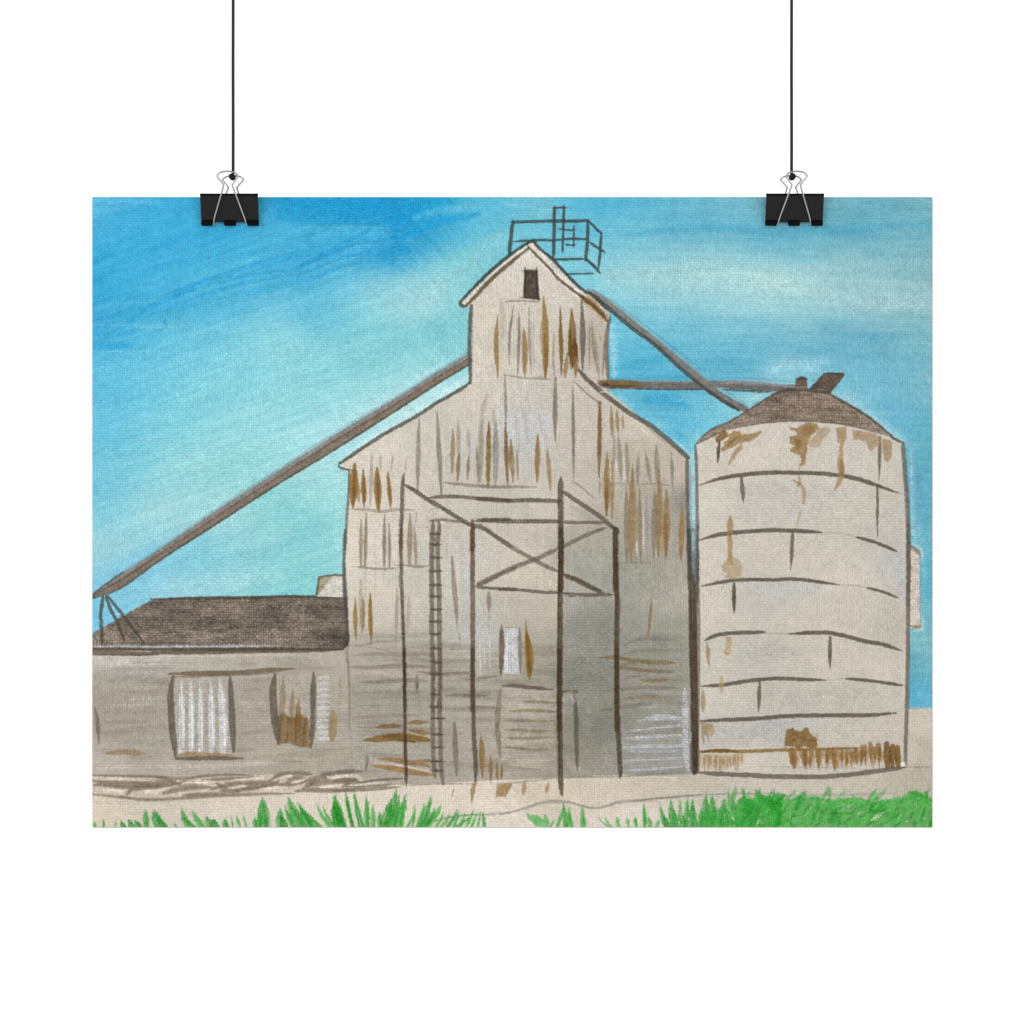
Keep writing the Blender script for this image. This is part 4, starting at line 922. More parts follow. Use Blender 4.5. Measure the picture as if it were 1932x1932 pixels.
# K: left foot rust slats and lines
for (p, w, c) in [('430 830 520 820 620 815 720 812', 52, (136, 100, 48)), ('770 785 880 775 1015 775', 44, (144, 108, 58)), ('780 860 860 870 950 888 1040 892', 48, (150, 116, 66)),
                  ('310 970 450 955 600 935 740 935 900 955 1060 970', 92, (134, 98, 40)), ('460 1165 600 1175 780 1205 930 1225 1040 1270', 56, (160, 122, 68)),
                  ('390 1240 520 1260 700 1285 880 1320 1080 1345', 64, (162, 124, 68)), ('880 1182 1000 1190 1100 1194', 34, (150, 122, 84))]:
    S(K, p, w, c, .92, tp=(.2, .15), ease=.4, tex=.3)
S(K, '520 930 650 920 760 930', 40, (112, 78, 20), .6)
S(K, '620 960 760 972 860 990', 24, (104, 72, 16), .6)
wash(K, '440 1205 620 1225 820 1260 1040 1310', 20, (220, 208, 192), .85, 2, tp=(.3, .3))
for (p, w, c, a) in [('200 720 400 715 650 700 900 705', 40, (138, 128, 113), .65), ('230 830 440 830 680 800', 18, (120, 110, 96), .7), ('240 910 450 912 560 905', 14, (130, 120, 104), .7),
                     ('320 960 290 980', 16, (130, 118, 98), .6), ('330 1110 480 1115 700 1135', 24, (140, 136, 130), .65), ('350 1110 345 1200 325 1310', 36, (112, 110, 104), .8),
                     ('350 1280 500 1300 690 1335', 22, (150, 147, 142), .6), ('860 600 950 610', 12, (150, 141, 128), .5), ('1200 490 1300 480 1450 485 1640 490', 34, (118, 108, 92), .85),
                     ('1390 610 1500 610 1620 620 1750 620', 32, (126, 116, 102), .8), ('1160 500 1300 510', 10, (140, 131, 118), .6), ('1310 830 1450 825', 14, (140, 131, 120), .7),
                     ('780 480 1000 490 1030 470', 10, (150, 141, 128), .5), ('1780 1255 1930 1255', 14, (140, 130, 118), .7)]:
    S(K, p, w, c, a, tp=(.2, .2), tex=.45)
V(K, 1280, 790, 1306, 1345, 62, (118, 108, 94), .9, tp=(.5, .3))
V(K, 1780, 420, 1740, 860, 60, (132, 122, 106), .85, tp=(.4, .7), bow=-8)
V(K, 1740, 800, 1775, 1180, 56, (128, 118, 102), .85, tp=(.7, .1))
V(K, 1790, 0, 1780, 260, 54, (112, 100, 84), .9, tp=(.9, .2))
V(K, 1790, -270, 1790, 50, 60, (116, 104, 88), .9, tp=(.3, .9))
for (x, w) in [(1610, 12), (1560, 10), (1870, 14)]:
    V(K, x, 0, x, 250, w, (220, 220, 222), .6)
for (x0, y0, x1, y1, w) in [(1568, 900, 1585, 1370, 62), (1672, 1130, 1672, 1430, 44), (1735, 1200, 1745, 1420, 34), (1795, 1220, 1790, 1370, 28)]:
    V(K, x0, y0, x1, y1, w, (146, 110, 58), .9)
# horizontal strokes in the shade on the right (tile J)
for (p, w, c, a) in [('1170 1140 1250 1090 1350 1055 1500 1055 1740 1070', 30, (118, 116, 108), .75), ('1170 1210 1280 1180 1450 1160 1640 1165', 30, (128, 120, 104), .6),
                     ('930 1235 1080 1230 1250 1255 1450 1275 1730 1285', 40, (122, 98, 62), .8), ('1040 1330 1160 1330 1300 1345 1500 1365 1690 1375', 36, (122, 100, 68), .75),
                     ('1160 1310 1260 1290 1330 1300', 30, (122, 100, 70), .6), ('1170 1440 1300 1415 1450 1395', 26, (128, 116, 94), .6), ('1340 1450 1450 1455 1650 1445', 34, (126, 104, 68), .75),
                     ('990 1555 1100 1545 1300 1525 1500 1522 1740 1530', 40, (128, 118, 102), .75), ('1160 1640 1300 1620 1450 1610 1620 1620', 32, (126, 112, 88), .65),
                     ('940 1740 1050 1730 1250 1700 1460 1680', 36, (120, 112, 98), .75), ('1160 1255 1400 1275', 16, (110, 88, 54), .5)]:
    S(J, p, w, c, a, tp=(.12, .12), tex=.4)
V(J, 1470, 640, 1432, 1030, 32, (146, 122, 82), .85, tp=(.1, .7))
# bluish-white level boards
for (p, w) in [('1340 690 1480 645 1620 640 1760 655', 36), ('1180 790 1400 765 1600 740 1760 728', 22), ('1180 855 1400 842 1600 830 1750 820', 24), ('1180 945 1400 935 1600 930 1750 925', 38),
               ('1170 975 1400 982 1600 976 1750 970', 14), ('1130 1068 1300 1066 1500 1058 1760 1040', 18), ('1180 1165 1400 1155 1600 1140 1760 1125', 24), ('1420 680 1600 660 1740 665', 30)]:
    S(M, p, w, (192, 194, 198), .72, tp=(.2, .6), tex=.2)
for (p, w) in [('1340 735 1500 715 1740 690', 20), ('1180 815 1400 805 1740 770', 30), ('1180 890 1400 890 1740 875', 24), ('1180 1010 1400 1005 1740 1000', 24), ('1190 1105 1400 1095 1740 1075', 24)]:
    S(M, p, w, (150, 148, 138), .6, tp=(.3, .3), tex=.4)
S(M, '1430 1195 1550 1190 1700 1180 1830 1172', 22, (140, 130, 116), .7, tex=.8)

# ---- line where the elevator meets the ground, kerb line in the foreground ------------------
S(K, '720 1455 900 1445 1200 1436 1500 1436', 18, (120, 110, 98), .8, tex=.7, dry=1)
S(K, '1500 1415 1640 1410 1932 1420', 14, (236, 228, 218), .8, tex=.4)
S(M, '-30 1285 150 1280 300 1265 480 1245', 14, (150, 140, 128), .8, tex=.4)
S(M, '560 1232 750 1230 900 1220', 12, (150, 140, 126), .7)
S(M, '900 1215 1100 1215 1260 1205', 14, (210, 196, 178), .7)
S(T, '-10 130 150 132 240 118 420 105 700 96', 14, (130, 120, 106), .7, tex=.6)
S(M, '0 1590 120 1560 250 1525 380 1480 500 1460 650 1468 760 1495 850 1520 950 1525 1040 1505 1120 1472 1250 1458 1450 1440 1650 1420 1932 1400', 22, (128, 122, 118), .8, tp=(.8, .8), tex=.6, dry=.8)
S(M, '120 1570 260 1535 400 1492 520 1475 640 1480', 12, (150, 143, 136), .5, tex=.6)
S(M, '1060 1510 1130 1482 1300 1468 1540 1452', 12, (140, 132, 126), .6, tex=.6)
S(K, '1080 1845 1200 1800 1400 1775 1640 1765 1932 1740', 24, (140, 133, 126), .7, tex=.6)
S(T, '-10 460 200 450 370 435 600 412 850 388 1000 380 1400 370 1932 362', 16, (122, 114, 108), .75, tex=.6, dry=.8)
S(R, '0 815 200 822 430 828 700 822 1100 815 1500 805', 22, (140, 134, 126), .6, tex=.8, dry=1)
for (p, w) in [('1275 1490 1262 1540 1250 1590', 16), ('1510 1400 1480 1500 1465 1640', 52)]:
    S(K, p, w, (164, 130, 78), .88, tp=(.6, .1), ease=.6)
Z(K, '1735 1440 1900 1425 1905 1450 1830 1580 1790 1570 1720 1590 1725 1530', (178, 144, 94), .85, soft=2.5, tex=.4)
Z(M, '20 1295 115 1290 60 1410 0 1420 -40 1380', (176, 142, 90), .85, soft=2.5, tex=.4)
V(M, 242, 1265, 222, 1400, 48, (178, 144, 96), .85)
V(M, 470, 1280, 445, 1380, 40, (176, 142, 92), .85)
V(M, 15, 1110, 12, 1260, 26, (150, 116, 66), .8)
# rubble-stone row along the shed
ST = 'painted_stone_row'
Z(N, '50 1510 300 1512 560 1530 700 1528 900 1510 1200 1505 1500 1490 1700 1500 1932 1470 2000 1540 2050 1560 1900 1625 1500 1620 1000 1640 500 1680 200 1670 50 1640', (202, 188, 171), .8, soft=3, cls=ST)
for (p, w) in [('55 1505 300 1510 520 1515 700 1530 860 1510 1060 1500 1200 1512', 16), ('55 1545 200 1560 420 1562 640 1560 680 1575', 34), ('60 1572 180 1580 300 1590 480 1580 640 1578', 22),
               ('55 1640 250 1660 450 1680 700 1668 900 1655 1200 1640 1500 1635', 18), ('300 1640 340 1600 400 1590 560 1584', 30), ('560 1635 640 1610 760 1590 900 1590', 30),
               ('660 1530 620 1570 700 1555 900 1535 1180 1520', 18), ('940 1560 1000 1600 980 1620 1100 1610 1280 1590', 24), ('900 1605 1040 1570 1200 1560 1380 1555', 26),
               ('1080 1620 1180 1590 1400 1575 1560 1560', 24), ('1320 1545 1400 1500 1540 1490 1620 1500', 26), ('1440 1560 1500 1520 1600 1540 1740 1500', 30),
               ('1560 1600 1640 1560 1760 1550 1932 1545', 34), ('1500 1620 1620 1610 1760 1615 1932 1605', 24), ('1740 1540 1700 1500 1820 1488 1932 1470', 26),
               ('1640 1545 1600 1590', 30), ('1390 1540 1360 1560 1300 1580', 18), ('700 1650 860 1640 1000 1640', 20), ('520 1520 600 1536 640 1560', 22)]:
    S(N, p, w * 1.45, (126, 113, 100), .75, tp=(.45, .4), tex=.4, rough=1)
    S(N, p, w * .5, (98, 86, 76), .4, tp=(.2, .2), tex=.5)
for (p, w) in [('80 1605 180 1612 280 1620', 22), ('400 1620 500 1615 580 1605', 20), ('700 1560 800 1548 940 1552', 22), ('1050 1600 1100 1585 1160 1582', 18), ('1250 1605 1380 1590 1450 1588', 18),
               ('1480 1560 1540 1545 1600 1520', 16), ('1380 1530 1450 1510 1500 1508', 16), ('1760 1530 1840 1515 1900 1510', 18), ('1680 1590 1780 1580 1860 1575', 18), ('800 1530 900 1525', 14),
               ('60 1530 300 1535 500 1545', 12), ('1060 1535 1200 1530 1280 1520', 14)]:
    S(N, p, w, (234, 222, 206), .8, tp=(.3, .3), tex=.3)
for (p, w) in [('-10 1305 100 1310 180 1305 310 1305', 44), ('-10 1405 100 1395 200 1400 270 1420', 50), ('70 1460 200 1440 350 1410 500 1390 740 1376', 30), ('280 1420 450 1395 740 1382', 20),
               ('60 1470 300 1465 480 1455 610 1440', 22), ('-10 1515 150 1505 400 1490 700 1470', 44), ('120 1440 180 1400 240 1385', 34)]:
    S(K, p, w, (112, 102, 90), .8, tp=(.3, .2), tex=.4)
for (p, w) in [('0 1350 120 1345 260 1350', 22), ('130 1455 300 1440 560 1420', 22), ('260 1395 420 1375', 12), ('620 1430 700 1420', 20)]:
    S(K, p, w, (230, 218, 202), .75, tp=(.3, .3))
wash(N, '60 1700 400 1705 700 1690 1000 1690', 14, (196, 184, 168), .5, 4)

# ---- scaffold frame and ladder in front of the elevator ------------------------------------
SC = 'painted_scaffold'
CC = (74, 64, 52)
LB = 'painted_ladder'
S(I, '1050 -90 1048 0 1040 130 1040 400 1040 700 1040 1000 1045 1250 1052 1600 1050 1932', 52, (104, 95, 82), .92, tp=(.5, .9), ease=.05, cls=LB)
S(I, '1115 -90 1120 0 1100 130 1108 400 1118 700 1120 1000 1122 1250 1130 1600 1125 1932', 50, (106, 97, 84), .92, tp=(.5, .9), ease=.05, cls=LB)
S(K, '1050 0 1060 300 1050 600 1050 900 1055 1150 1075 1370', 46, (108, 98, 85), .92, tp=(.9, .5), ease=.05, cls=LB)
S(K, '1125 0 1128 300 1122 600 1130 900 1138 1200 1160 1440', 46, (108, 98, 85), .92, tp=(.9, .5), ease=.05, cls=LB)
for y in (40, 150, 295, 440, 590, 712, 850, 980, 1115, 1268, 1415, 1545, 1760, 1895):
    S(I, [1012, y - 2, 1080, y + 4, 1148, y + 2], 30, (80, 71, 59), .85, tp=(.3, .3), cls=LB)
for y in (735, 905, 1045, 1195, 1295):
    S(K, [1030, y, 1090, y, 1180, y + 2], 24, (76, 67, 55), .88, tp=(.3, .3), cls=LB)
for y in (20, 90, 230):
    S(I, [1060, y, 1100, y + 10], 60, (110, 100, 86), .5, tex=.5)
for y0 in (180, 330, 470, 620, 740, 880, 1010, 1150, 1300, 1620, 1820):
    S(I, [1072, y0, 1072, y0 + 60], 18, (206, 197, 184), .6, tp=(.7, .7))
for (t, p, w, c, tp) in [
    (G, '1068 1620 1200 1606 1300 1620 1440 1630', 36, (112, 102, 88), (.6, .4)), (G, '1540 1625 1640 1608 1760 1606 1932 1606', 42, (84, 76, 66), (.1, .9)),
    (G, '1060 1375 1180 1360 1350 1358 1500 1370 1700 1385 1932 1395', 44, (86, 76, 62), (.2, .9)), (H, '-20 1130 100 1140 250 1150 400 1142 690 1150', 42, (78, 70, 60), (.9, .7)),
    (H, '0 1322 120 1322 300 1330 500 1328 700 1330', 42, (82, 73, 62), (.5, .9)), (H, '740 1338 850 1340 960 1338 1090 1340', 34, (100, 90, 78), (.9, .7)),
    (G, '800 1230 930 1310 1080 1410 1220 1490 1380 1590 1500 1660 1560 1690', 52, CC, (.4, .7)), (G, '1540 1660 1700 1730 1800 1800 1932 1880', 46, (102, 92, 80), (.7, .9)),
    (H, '0 1365 120 1450 250 1540 400 1625 500 1680 600 1735 680 1765', 42, (104, 94, 82), (.8, .5)), (H, '740 1795 850 1850 960 1905 1050 1940', 44, (90, 80, 68), (.6, .9)),
    (J, '620 440 750 480 860 540 990 605', 44, (88, 78, 66), (.7, .5)), (H, '-20 1882 150 1800 300 1730 480 1665 600 1610 680 1570', 44, (102, 92, 80), (.8, .5)),
    (H, '740 1550 850 1490 980 1430 1110 1385', 38, (104, 95, 82), (.7, .3)), (I, '1510 600 1620 560 1750 490 1932 410', 44, (108, 97, 84), (.3, .9)),
    (I, '1510 612 1650 622 1800 632 1932 640', 38, (86, 77, 65), (.3, .9)), (J, '-10 572 150 575 300 590 420 602 560 605', 38, (88, 78, 66), (.9, .6)),
    (J, '620 612 750 622 900 625 1090 625', 34, (84, 76, 66), (.8, .3)), (J, '620 640 780 645 980 640', 10, (84, 80, 76), (.5, .2)),
    (H, '725 1065 850 1150 980 1235 1080 1310 1190 1400', 44, (84, 73, 58), (.4, .9))]:
    S(t, p, w * .88, c, .93, tp=tp, ease=.1, cls=SC, tex=.48, rough=1.0)
PST = 'painted_scaffold.post'
for (t, p, w, c, tp, n) in [
    (G, '795 1110 785 1180 775 1300 772 1500 765 1700 762 1932', 50, (84, 74, 62), (.2, .9), 1), (I, '705 0 708 300 712 500 722 800 735 1100 745 1500 748 1932', 46, (82, 70, 54), (.9, .9), 1),
    (K, '742 0 745 300 750 600 752 900 756 1100 764 1300 764 1460', 44, (66, 54, 40), (.9, .3), 1),
    (G, '1530 1650 1528 1800 1530 1932', 56, (92, 80, 66), (.5, 1), 2), (I, '1475 -100 1475 0 1475 300 1475 600 1478 1000 1475 1500 1475 1932', 58, (84, 72, 54), (.7, 1), 2),
    (K, '1477 0 1478 300 1485 600 1490 850 1502 1100 1510 1250 1508 1400', 54, (74, 64, 48), (1, .3), 2),
    (H, '712 940 706 1050 708 1300 712 1600 708 1932', 58, (76, 65, 48), (.2, 1), 3), (J, '588 0 588 300 582 600 580 1000 575 1500 575 1932', 62, (66, 54, 34), (1, 1), 3),
    (M, '575 0 575 300 572 600 580 850 582 1050 585 1250 600 1420', 58, (68, 56, 38), (1, .15), 3),
    (H, '1185 1400 1190 1600 1190 1932', 58, (80, 72, 62), (.8, 1), 4), (J, '1115 0 1115 300 1125 550 1135 720 1128 900 1128 1200 1130 1600 1132 1932', 62, (70, 60, 46), (.9, 1), 4),
    (M, '1128 0 1130 300 1130 600 1145 850 1155 1050 1162 1180 1158 1240', 56, (70, 58, 42), (1, .2), 4)]:
    S(t, p, w * .86, c, .95, tp=tp, ease=.08, cls=PST + f'#{n}', tex=.5, rough=1.0)
for (t, p) in [(J, '570 100 572 500 565 900 562 1400'), (J, '1120 100 1125 600 1122 1200 1122 1800'), (I, '725 900 740 1300 745 1800'), (M, '565 100 568 600 576 1200'), (K, '750 900 756 1100 762 1350')]:
    S(t, p, 16, (48, 38, 20), .5, tex=.5)
for (x0, y0, y1) in [(808, 1000, 1550), (946, 1070, 1560), (1119, 1000, 1580), (1235, 1060, 1540)]:
    for i in range(70):
        y = rng.uniform(y0, y1)
        S(U, [x0 - 3 + rng.uniform(-2, 2), y, x0 + 3 + rng.uniform(-2, 2), y], 1.6, (118, 104, 80) if i % 2 else (50, 42, 28), .4, soft=1.3, tex=.3)
S(H, '1160 1370 1200 1400 1210 1440', 40, (70, 64, 58), .8)
# a mast of shade under the crossbars
S(H, '780 1260 900 1290', 10, (140, 136, 132), .4)

# ---- grass ------------------------------------------------------------------------
GR = 'painted_grass'
G1, G2, G3, G4 = (34, 142, 42), (74, 168, 74), (14, 122, 22), (100, 182, 96)
def blade(t, x0, y0, x1, y1, w, c, a=.92):
    mx = (x0 + x1) / 2 + (x1 - x0) * .12
    S(t, [x0, y0, mx, (y0 + y1) / 2, x1, y1], w, c, a, tp=(.75, .06), ease=.7, cls=GR, tex=.7, rough=1.5, dry=1.2, soft=1.8)
    S(t, [x0 - w * .2, y0, mx - w * .15, (y0 + y1) / 2, x1, y1 + (y0 - y1) * .3], w * .22, (120, 190, 110), .5, tp=(.6, .1), ease=.6, tex=.8)
    S(t, [x0 + w * .12, y0, mx + w * .1, (y0 + y1) / 2, x1, y1 + (y0 - y1) * .15], w * .3, G3 if c != G3 else G1, .5, tp=(.6, .1), ease=.6, tex=.6)
for (x0, x1, y1, w, c) in [(70, 66, 1830, 30, G2), (130, 134, 1820, 26, G2), (215, 220, 1830, 16, G4), (290, 255, 1830, 44, G1), (350, 310, 1820, 50, G3), (400, 355, 1825, 50, G1), (440, 432, 1745, 50, G1),
                           (545, 492, 1755, 80, G1), (590, 510, 1780, 40, G3), (660, 640, 1840, 16, G1), (745, 690, 1740, 52, G1), (790, 700, 1800, 40, G1), (850, 770, 1760, 56, G2), (905, 865, 1790, 50, G1),
                           (940, 915, 1820, 60, G3), (1010, 1000, 1820, 52, G1), (1060, 1048, 1800, 14, G1), (1115, 1082, 1780, 24, G2), (1160, 1130, 1780, 18, G2), (1220, 1216, 1800, 40, G1),
                           (1285, 1270, 1665, 96, G1), (1240, 1260, 1760, 50, G1), (1400, 1395, 1740, 70, G1), (1440, 1400, 1790, 60, G3), (1560, 1455, 1660, 84, G1), (1500, 1430, 1720, 40, G1),
                           (1680, 1520, 1700, 60, G1), (1620, 1540, 1720, 70, G1), (1760, 1655, 1700, 34, G2), (1790, 1700, 1720, 34, G2), (1800, 1785, 1650, 66, G1), (1850, 1800, 1690, 50, G1),
                           (1920, 1870, 1620, 30, G1), (1965, 1925, 1640, 20, G1)]:
    blade(N, x0, 1885, x1, y1, w, c)
for (x0, x1, y1, w, c) in [(90, 0, 1560, 110, G1), (40, -20, 1640, 90, G3), (190, 110, 1500, 40, G1), (300, 200, 1500, 56, G1), (345, 340, 1550, 64, G1), (410, 405, 1660, 70, G2), (480, 480, 1740, 60, G1),
                           (560, 660, 1500, 110, G1), (510, 600, 1600, 100, G3), (660, 760, 1540, 90, G1), (700, 720, 1620, 90, G2), (620, 690, 1560, 60, G1), (770, 870, 1690, 34, G2), (830, 860, 1640, 40, G2),
                           (900, 1035, 1570, 84, G1), (960, 1140, 1660, 90, G2), (940, 1080, 1690, 80, G1), (880, 960, 1640, 50, G2), (1080, 1170, 1730, 40, G2), (1140, 1230, 1750, 44, G2), (1200, 1310, 1715, 44, G1),
                           (1270, 1330, 1720, 40, G2), (1330, 1400, 1740, 40, G2), (1400, 1490, 1700, 40, G2), (1460, 1520, 1740, 40, G2), (1530, 1560, 1730, 36, G2), (1605, 1590, 1740, 44, G1), (1290, 1480, 1750, 30, G1)]:
    blade(K, x0, 1905, x1, y1, w, c)
S(K, '1080 1840 1200 1800 1350 1775 1560 1765', 22, (90, 150, 92), .6, tex=.6)
Z(M, '240 1560 300 1600 350 1590 420 1630 430 1580 475 1650 470 1705 350 1705 280 1640', G2, .85, soft=3, tex=.5, rough=2, cls=GR)
for (x0, x1, y1, w, c) in [(480, 530, 1620, 24, G2), (550, 600, 1540, 40, G2), (640, 610, 1480, 56, G1), (640, 672, 1510, 60, G2), (690, 660, 1560, 60, G2), (800, 795, 1490, 50, G2), (810, 805, 1600, 60, G2),
                           (1060, 950, 1620, 16, G2), (1080, 1010, 1610, 20, G2), (1150, 1130, 1610, 44, G2), (1245, 1225, 1610, 36, G2), (1320, 1300, 1610, 40, G2), (1400, 1392, 1480, 44, G2)]:
    blade(M, x0, 1712, x1, y1, w, c)
for (x0, x1, y1, w, c) in [(90, 65, 660, 50, G2), (190, 180, 500, 56, G2), (260, 240, 660, 80, G2), (340, 370, 700, 60, G2), (460, 388, 510, 66, G1), (500, 440, 660, 90, G3), (560, 530, 460, 100, G3), (620, 560, 560, 70, G1),
                           (650, 648, 430, 40, G2), (610, 640, 500, 20, G2), (720, 740, 420, 80, G1), (690, 680, 640, 80, G3), (800, 806, 440, 90, G3), (860, 820, 520, 60, G1), (960, 980, 360, 110, G1), (900, 930, 560, 90, G1),
                           (1060, 1060, 370, 120, G1), (1000, 1000, 600, 120, G2), (1120, 1090, 500, 70, G2), (1180, 1215, 420, 110, G1), (1150, 1200, 560, 100, G2), (1300, 1270, 300, 70, G2), (1260, 1240, 500, 70, G4),
                           (1360, 1330, 440, 100, G1), (1310, 1310, 330, 40, G2), (1450, 1470, 300, 90, G1), (1420, 1450, 520, 120, G1), (1540, 1500, 450, 120, G1), (1640, 1670, 300, 100, G1), (1700, 1700, 380, 120, G1),
                           (1800, 1860, 330, 110, G1), (1880, 1900, 360, 100, G1)]:
    blade(T, x0, 800, x1, y1, w, c)
Z(T, '900 640 1000 560 1100 600 1200 520 1260 640 1330 520 1420 430 1530 440 1640 420 1750 400 1932 370 1990 820 880 820', (56, 156, 58), .85, soft=6, tex=.5, rough=3, cls=GR)
Z(R, '-20 850 40 860 150 840 260 850 370 845 470 860 560 830 640 850 720 840 860 860 1000 850 1150 850 1330 870 1420 855 1560 840 1640 790 1700 780 1780 830 1850 840 1870 840 1870 1150 -20 1150', (60, 163, 60), (.9), soft=5, tex=.45, rough=3.5, dry=1.2, cls=GR)
for i in range(170):
    x0 = rng.uniform(1450, 1872); y0 = rng.uniform(1596, 1668); a0 = rng.uniform(-1.5, -.35); ln = rng.uniform(10, 40)
    S(U, [x0, y0, x0 + ln * .5 * math.cos(a0) + 1, y0 + ln * .5 * math.sin(a0), x0 + ln * math.cos(a0), y0 + ln * math.sin(a0) * .9], rng.uniform(3, 9),
      [(38, 146, 42), (82, 174, 78), (18, 128, 28), (104, 186, 96), (58, 158, 60), (24, 134, 32)][i % 6], rng.uniform(.45, .85), tp=(.5, .1), tex=.65, rough=1.2, cls=GR if y0 > 1606 else None)
for (p, w, c) in [('-10 860 100 900 60 1000', 90, G1), ('240 870 320 930 430 990', 70, (20, 140, 26)), ('740 850 760 900 720 1000 690 1110', 40, (14, 136, 24)), ('100 1110 180 990 300 900', 50, G1),
                  ('640 820 600 860 520 960', 50, G1), ('1300 1000 1400 910 1430 880', 40, G1), ('1650 800 1700 800 1780 850', 50, G1), ('1550 880 1700 860 1840 900', 80, (84, 170, 76)),
                  ('850 960 1000 900 1150 880', 60, (84, 174, 80)), ('1000 1080 1200 1060 1400 1050', 50, (96, 180, 84)), ('400 1080 600 1060 700 1080', 50, (88, 176, 84)), ('850 1000 1000 1000 1030 980', 20, (24, 130, 30)),
                  ('1600 1000 1700 950 1830 900', 30, (110, 186, 96)), ('900 1090 1100 1100', 50, (60, 158, 60)), ('350 880 440 960', 60, (28, 146, 34)), ('640 860 740 850', 40, (20, 140, 30)),
                  ('160 780 190 840 260 850', 60, G1), ('300 800 360 830 420 810', 40, (60, 140, 60)), ('600 800 660 820', 40, (50, 144, 54)), ('820 800 880 840', 50, (70, 150, 70)), ('20 760 40 860', 40, G1),
                  ('1640 860 1750 820', 60, (40, 150, 44))]:
    S(R, p, w, c, .6, tp=(.3, .3), tex=.5, cls=GR, rough=1.5)
for i in range(170):
    x0 = rng.uniform(1330, 1858); y0 = rng.uniform(1604, 1650); a0 = rng.uniform(-.9, -.1) if x0 > 1480 else rng.uniform(-1.7, -1.3); ln = rng.uniform(6, 22)
    S(U, [x0, y0, x0 + ln * math.cos(a0), y0 + ln * math.sin(a0)], rng.uniform(1.5, 4.5), [(30, 140, 36), (90, 178, 84), (16, 124, 26), (112, 188, 100)][i % 4], .5, tp=(.4, .1), tex=.5, rough=.8)
for i in range(44):
    x0 = rng.uniform(1400, 1860); y0 = rng.uniform(1612, 1650); a0 = rng.uniform(-1.4, -.5); ln = rng.uniform(5, 16)
    S(U, [x0, y0, x0 + ln * math.cos(a0), y0 + ln * math.sin(a0)], rng.uniform(1.6, 4.2), (210, 208, 182), .7, tp=(.4, .1), tex=.6)
for (t, p, w) in [(R, '1270 1066 1320 1034 1390 985', 30), (R, '1296 1076 1350 1030', 22), (R, '1606 1080 1640 1045', 26), (R, '1380 1110 1400 1100', 30), (R, '1040 940 1090 905', 26), (R, '160 1110 200 1000', 24), (R, '800 890 840 900', 22),
                  (R, '1300 880 1440 850', 22), (R, '60 845 110 855', 24), (T, '1630 780 1665 720', 34), (T, '1110 680 1115 780', 22), (T, '860 660 880 780', 14), (T, '1280 560 1330 700 1350 720', 14),
                  (T, '1220 640 1215 720', 20), (T, '1000 430 1020 480', 30), (T, '1140 420 1150 560', 30)]:
    S(t, p, w, (216, 214, 190), .75, tp=(.3, .2), tex=.4, rough=1.2)

# ---- the ground coat keeps the tooth of the canvas --------------------------------------
amp = 0.102 + 0.02 * vnoise(X / 90, Y / 90, 31)
lum = IMG.mean(axis=2)
dark = np.clip((0.55 - lum) / 0.4, 0, 1)
IMG *= (1 + (amp * (1 + .7 * dark) * WEAVE))[..., None]
IMG += (0.018 * N_FINE + 0.010 * vnoise(X / 24, Y / 24, 32))[..., None]
np.clip(IMG, 0.02, 0.97, out=IMG)
CLS[(CLS == cid(GR)) & (X > 978)] = cid(GR + '#beyond')      # the two clumps of grass

# ---------------------------------------------------------------------------
# 2. THE SCENE: the poster, two binder clips, two cords, a white backdrop
# ---------------------------------------------------------------------------
import bpy, bmesh
from mathutils import Vector, Matrix

UM = 0.000363                      # metres per u
DIST = 1.5                         # camera to poster
LIGHT = 1.40                       # what a white sheet would send back under these lamps
sc = bpy.context.scene
coll = sc.collection


def wx_(u):
    return (u - 1024.0) * UM


def wz_(v):
    return (1024.0 - v) * UM


def lin(c):
    c = np.asarray(c, np.float64)
    return np.where(c <= 0.04045, c / 12.92, ((c + 0.055) / 1.055) ** 2.4)


def material(name, base, rough=.5, spec=.5, metal=0.0, noise=None):
    m = bpy.data.materials.new(name); m.use_nodes = True
    nt = m.node_tree; b = nt.nodes['Principled BSDF']
    b.inputs['Base Color'].default_value = (*base, 1); b.inputs['Roughness'].default_value = rough
    b.inputs['Specular IOR Level'].default_value = spec; b.inputs['Metallic'].default_value = metal
    if noise:                      # (scale, how much it changes the colour, bump)
        tc = nt.nodes.new('ShaderNodeTexCoord'); n = nt.nodes.new('ShaderNodeTexNoise')
        n.inputs['Scale'].default_value = noise[0]; n.inputs['Detail'].default_value = 4
        nt.links.new(tc.outputs['Object'], n.inputs['Vector'])
        mr = nt.nodes.new('ShaderNodeMapRange'); mr.inputs['To Min'].default_value = 1 - noise[1]; mr.inputs['To Max'].default_value = 1 + noise[1]
        nt.links.new(n.outputs['Fac'], mr.inputs['Value'])
        mx = nt.nodes.new('ShaderNodeMix'); mx.data_type = 'RGBA'; mx.blend_type = 'MULTIPLY'; mx.inputs['Factor'].default_value = 1
        mx.inputs[6].default_value = (*base, 1); nt.links.new(mr.outputs['Result'], mx.inputs[7])
        nt.links.new(mx.outputs[2], b.inputs['Base Color'])
        if noise[2]:
            bp = nt.nodes.new('ShaderNodeBump'); bp.inputs['Strength'].default_value = noise[2]; bp.inputs['Distance'].default_value = .0002
            nt.links.new(n.outputs['Fac'], bp.inputs['Height']); nt.links.new(bp.outputs['Normal'], b.inputs['Normal'])
    return m


def tag(o, label=None, cat=None, group=None, kind=None):
    for k, v in (('label', label), ('category', cat), ('group', group), ('kind', kind)):
        if v:
            o[k] = v
    return o


def empty(name, loc):
    o = bpy.data.objects.new(name, None); o.empty_display_size = .02
    coll.objects.link(o); o.location = loc
    return o


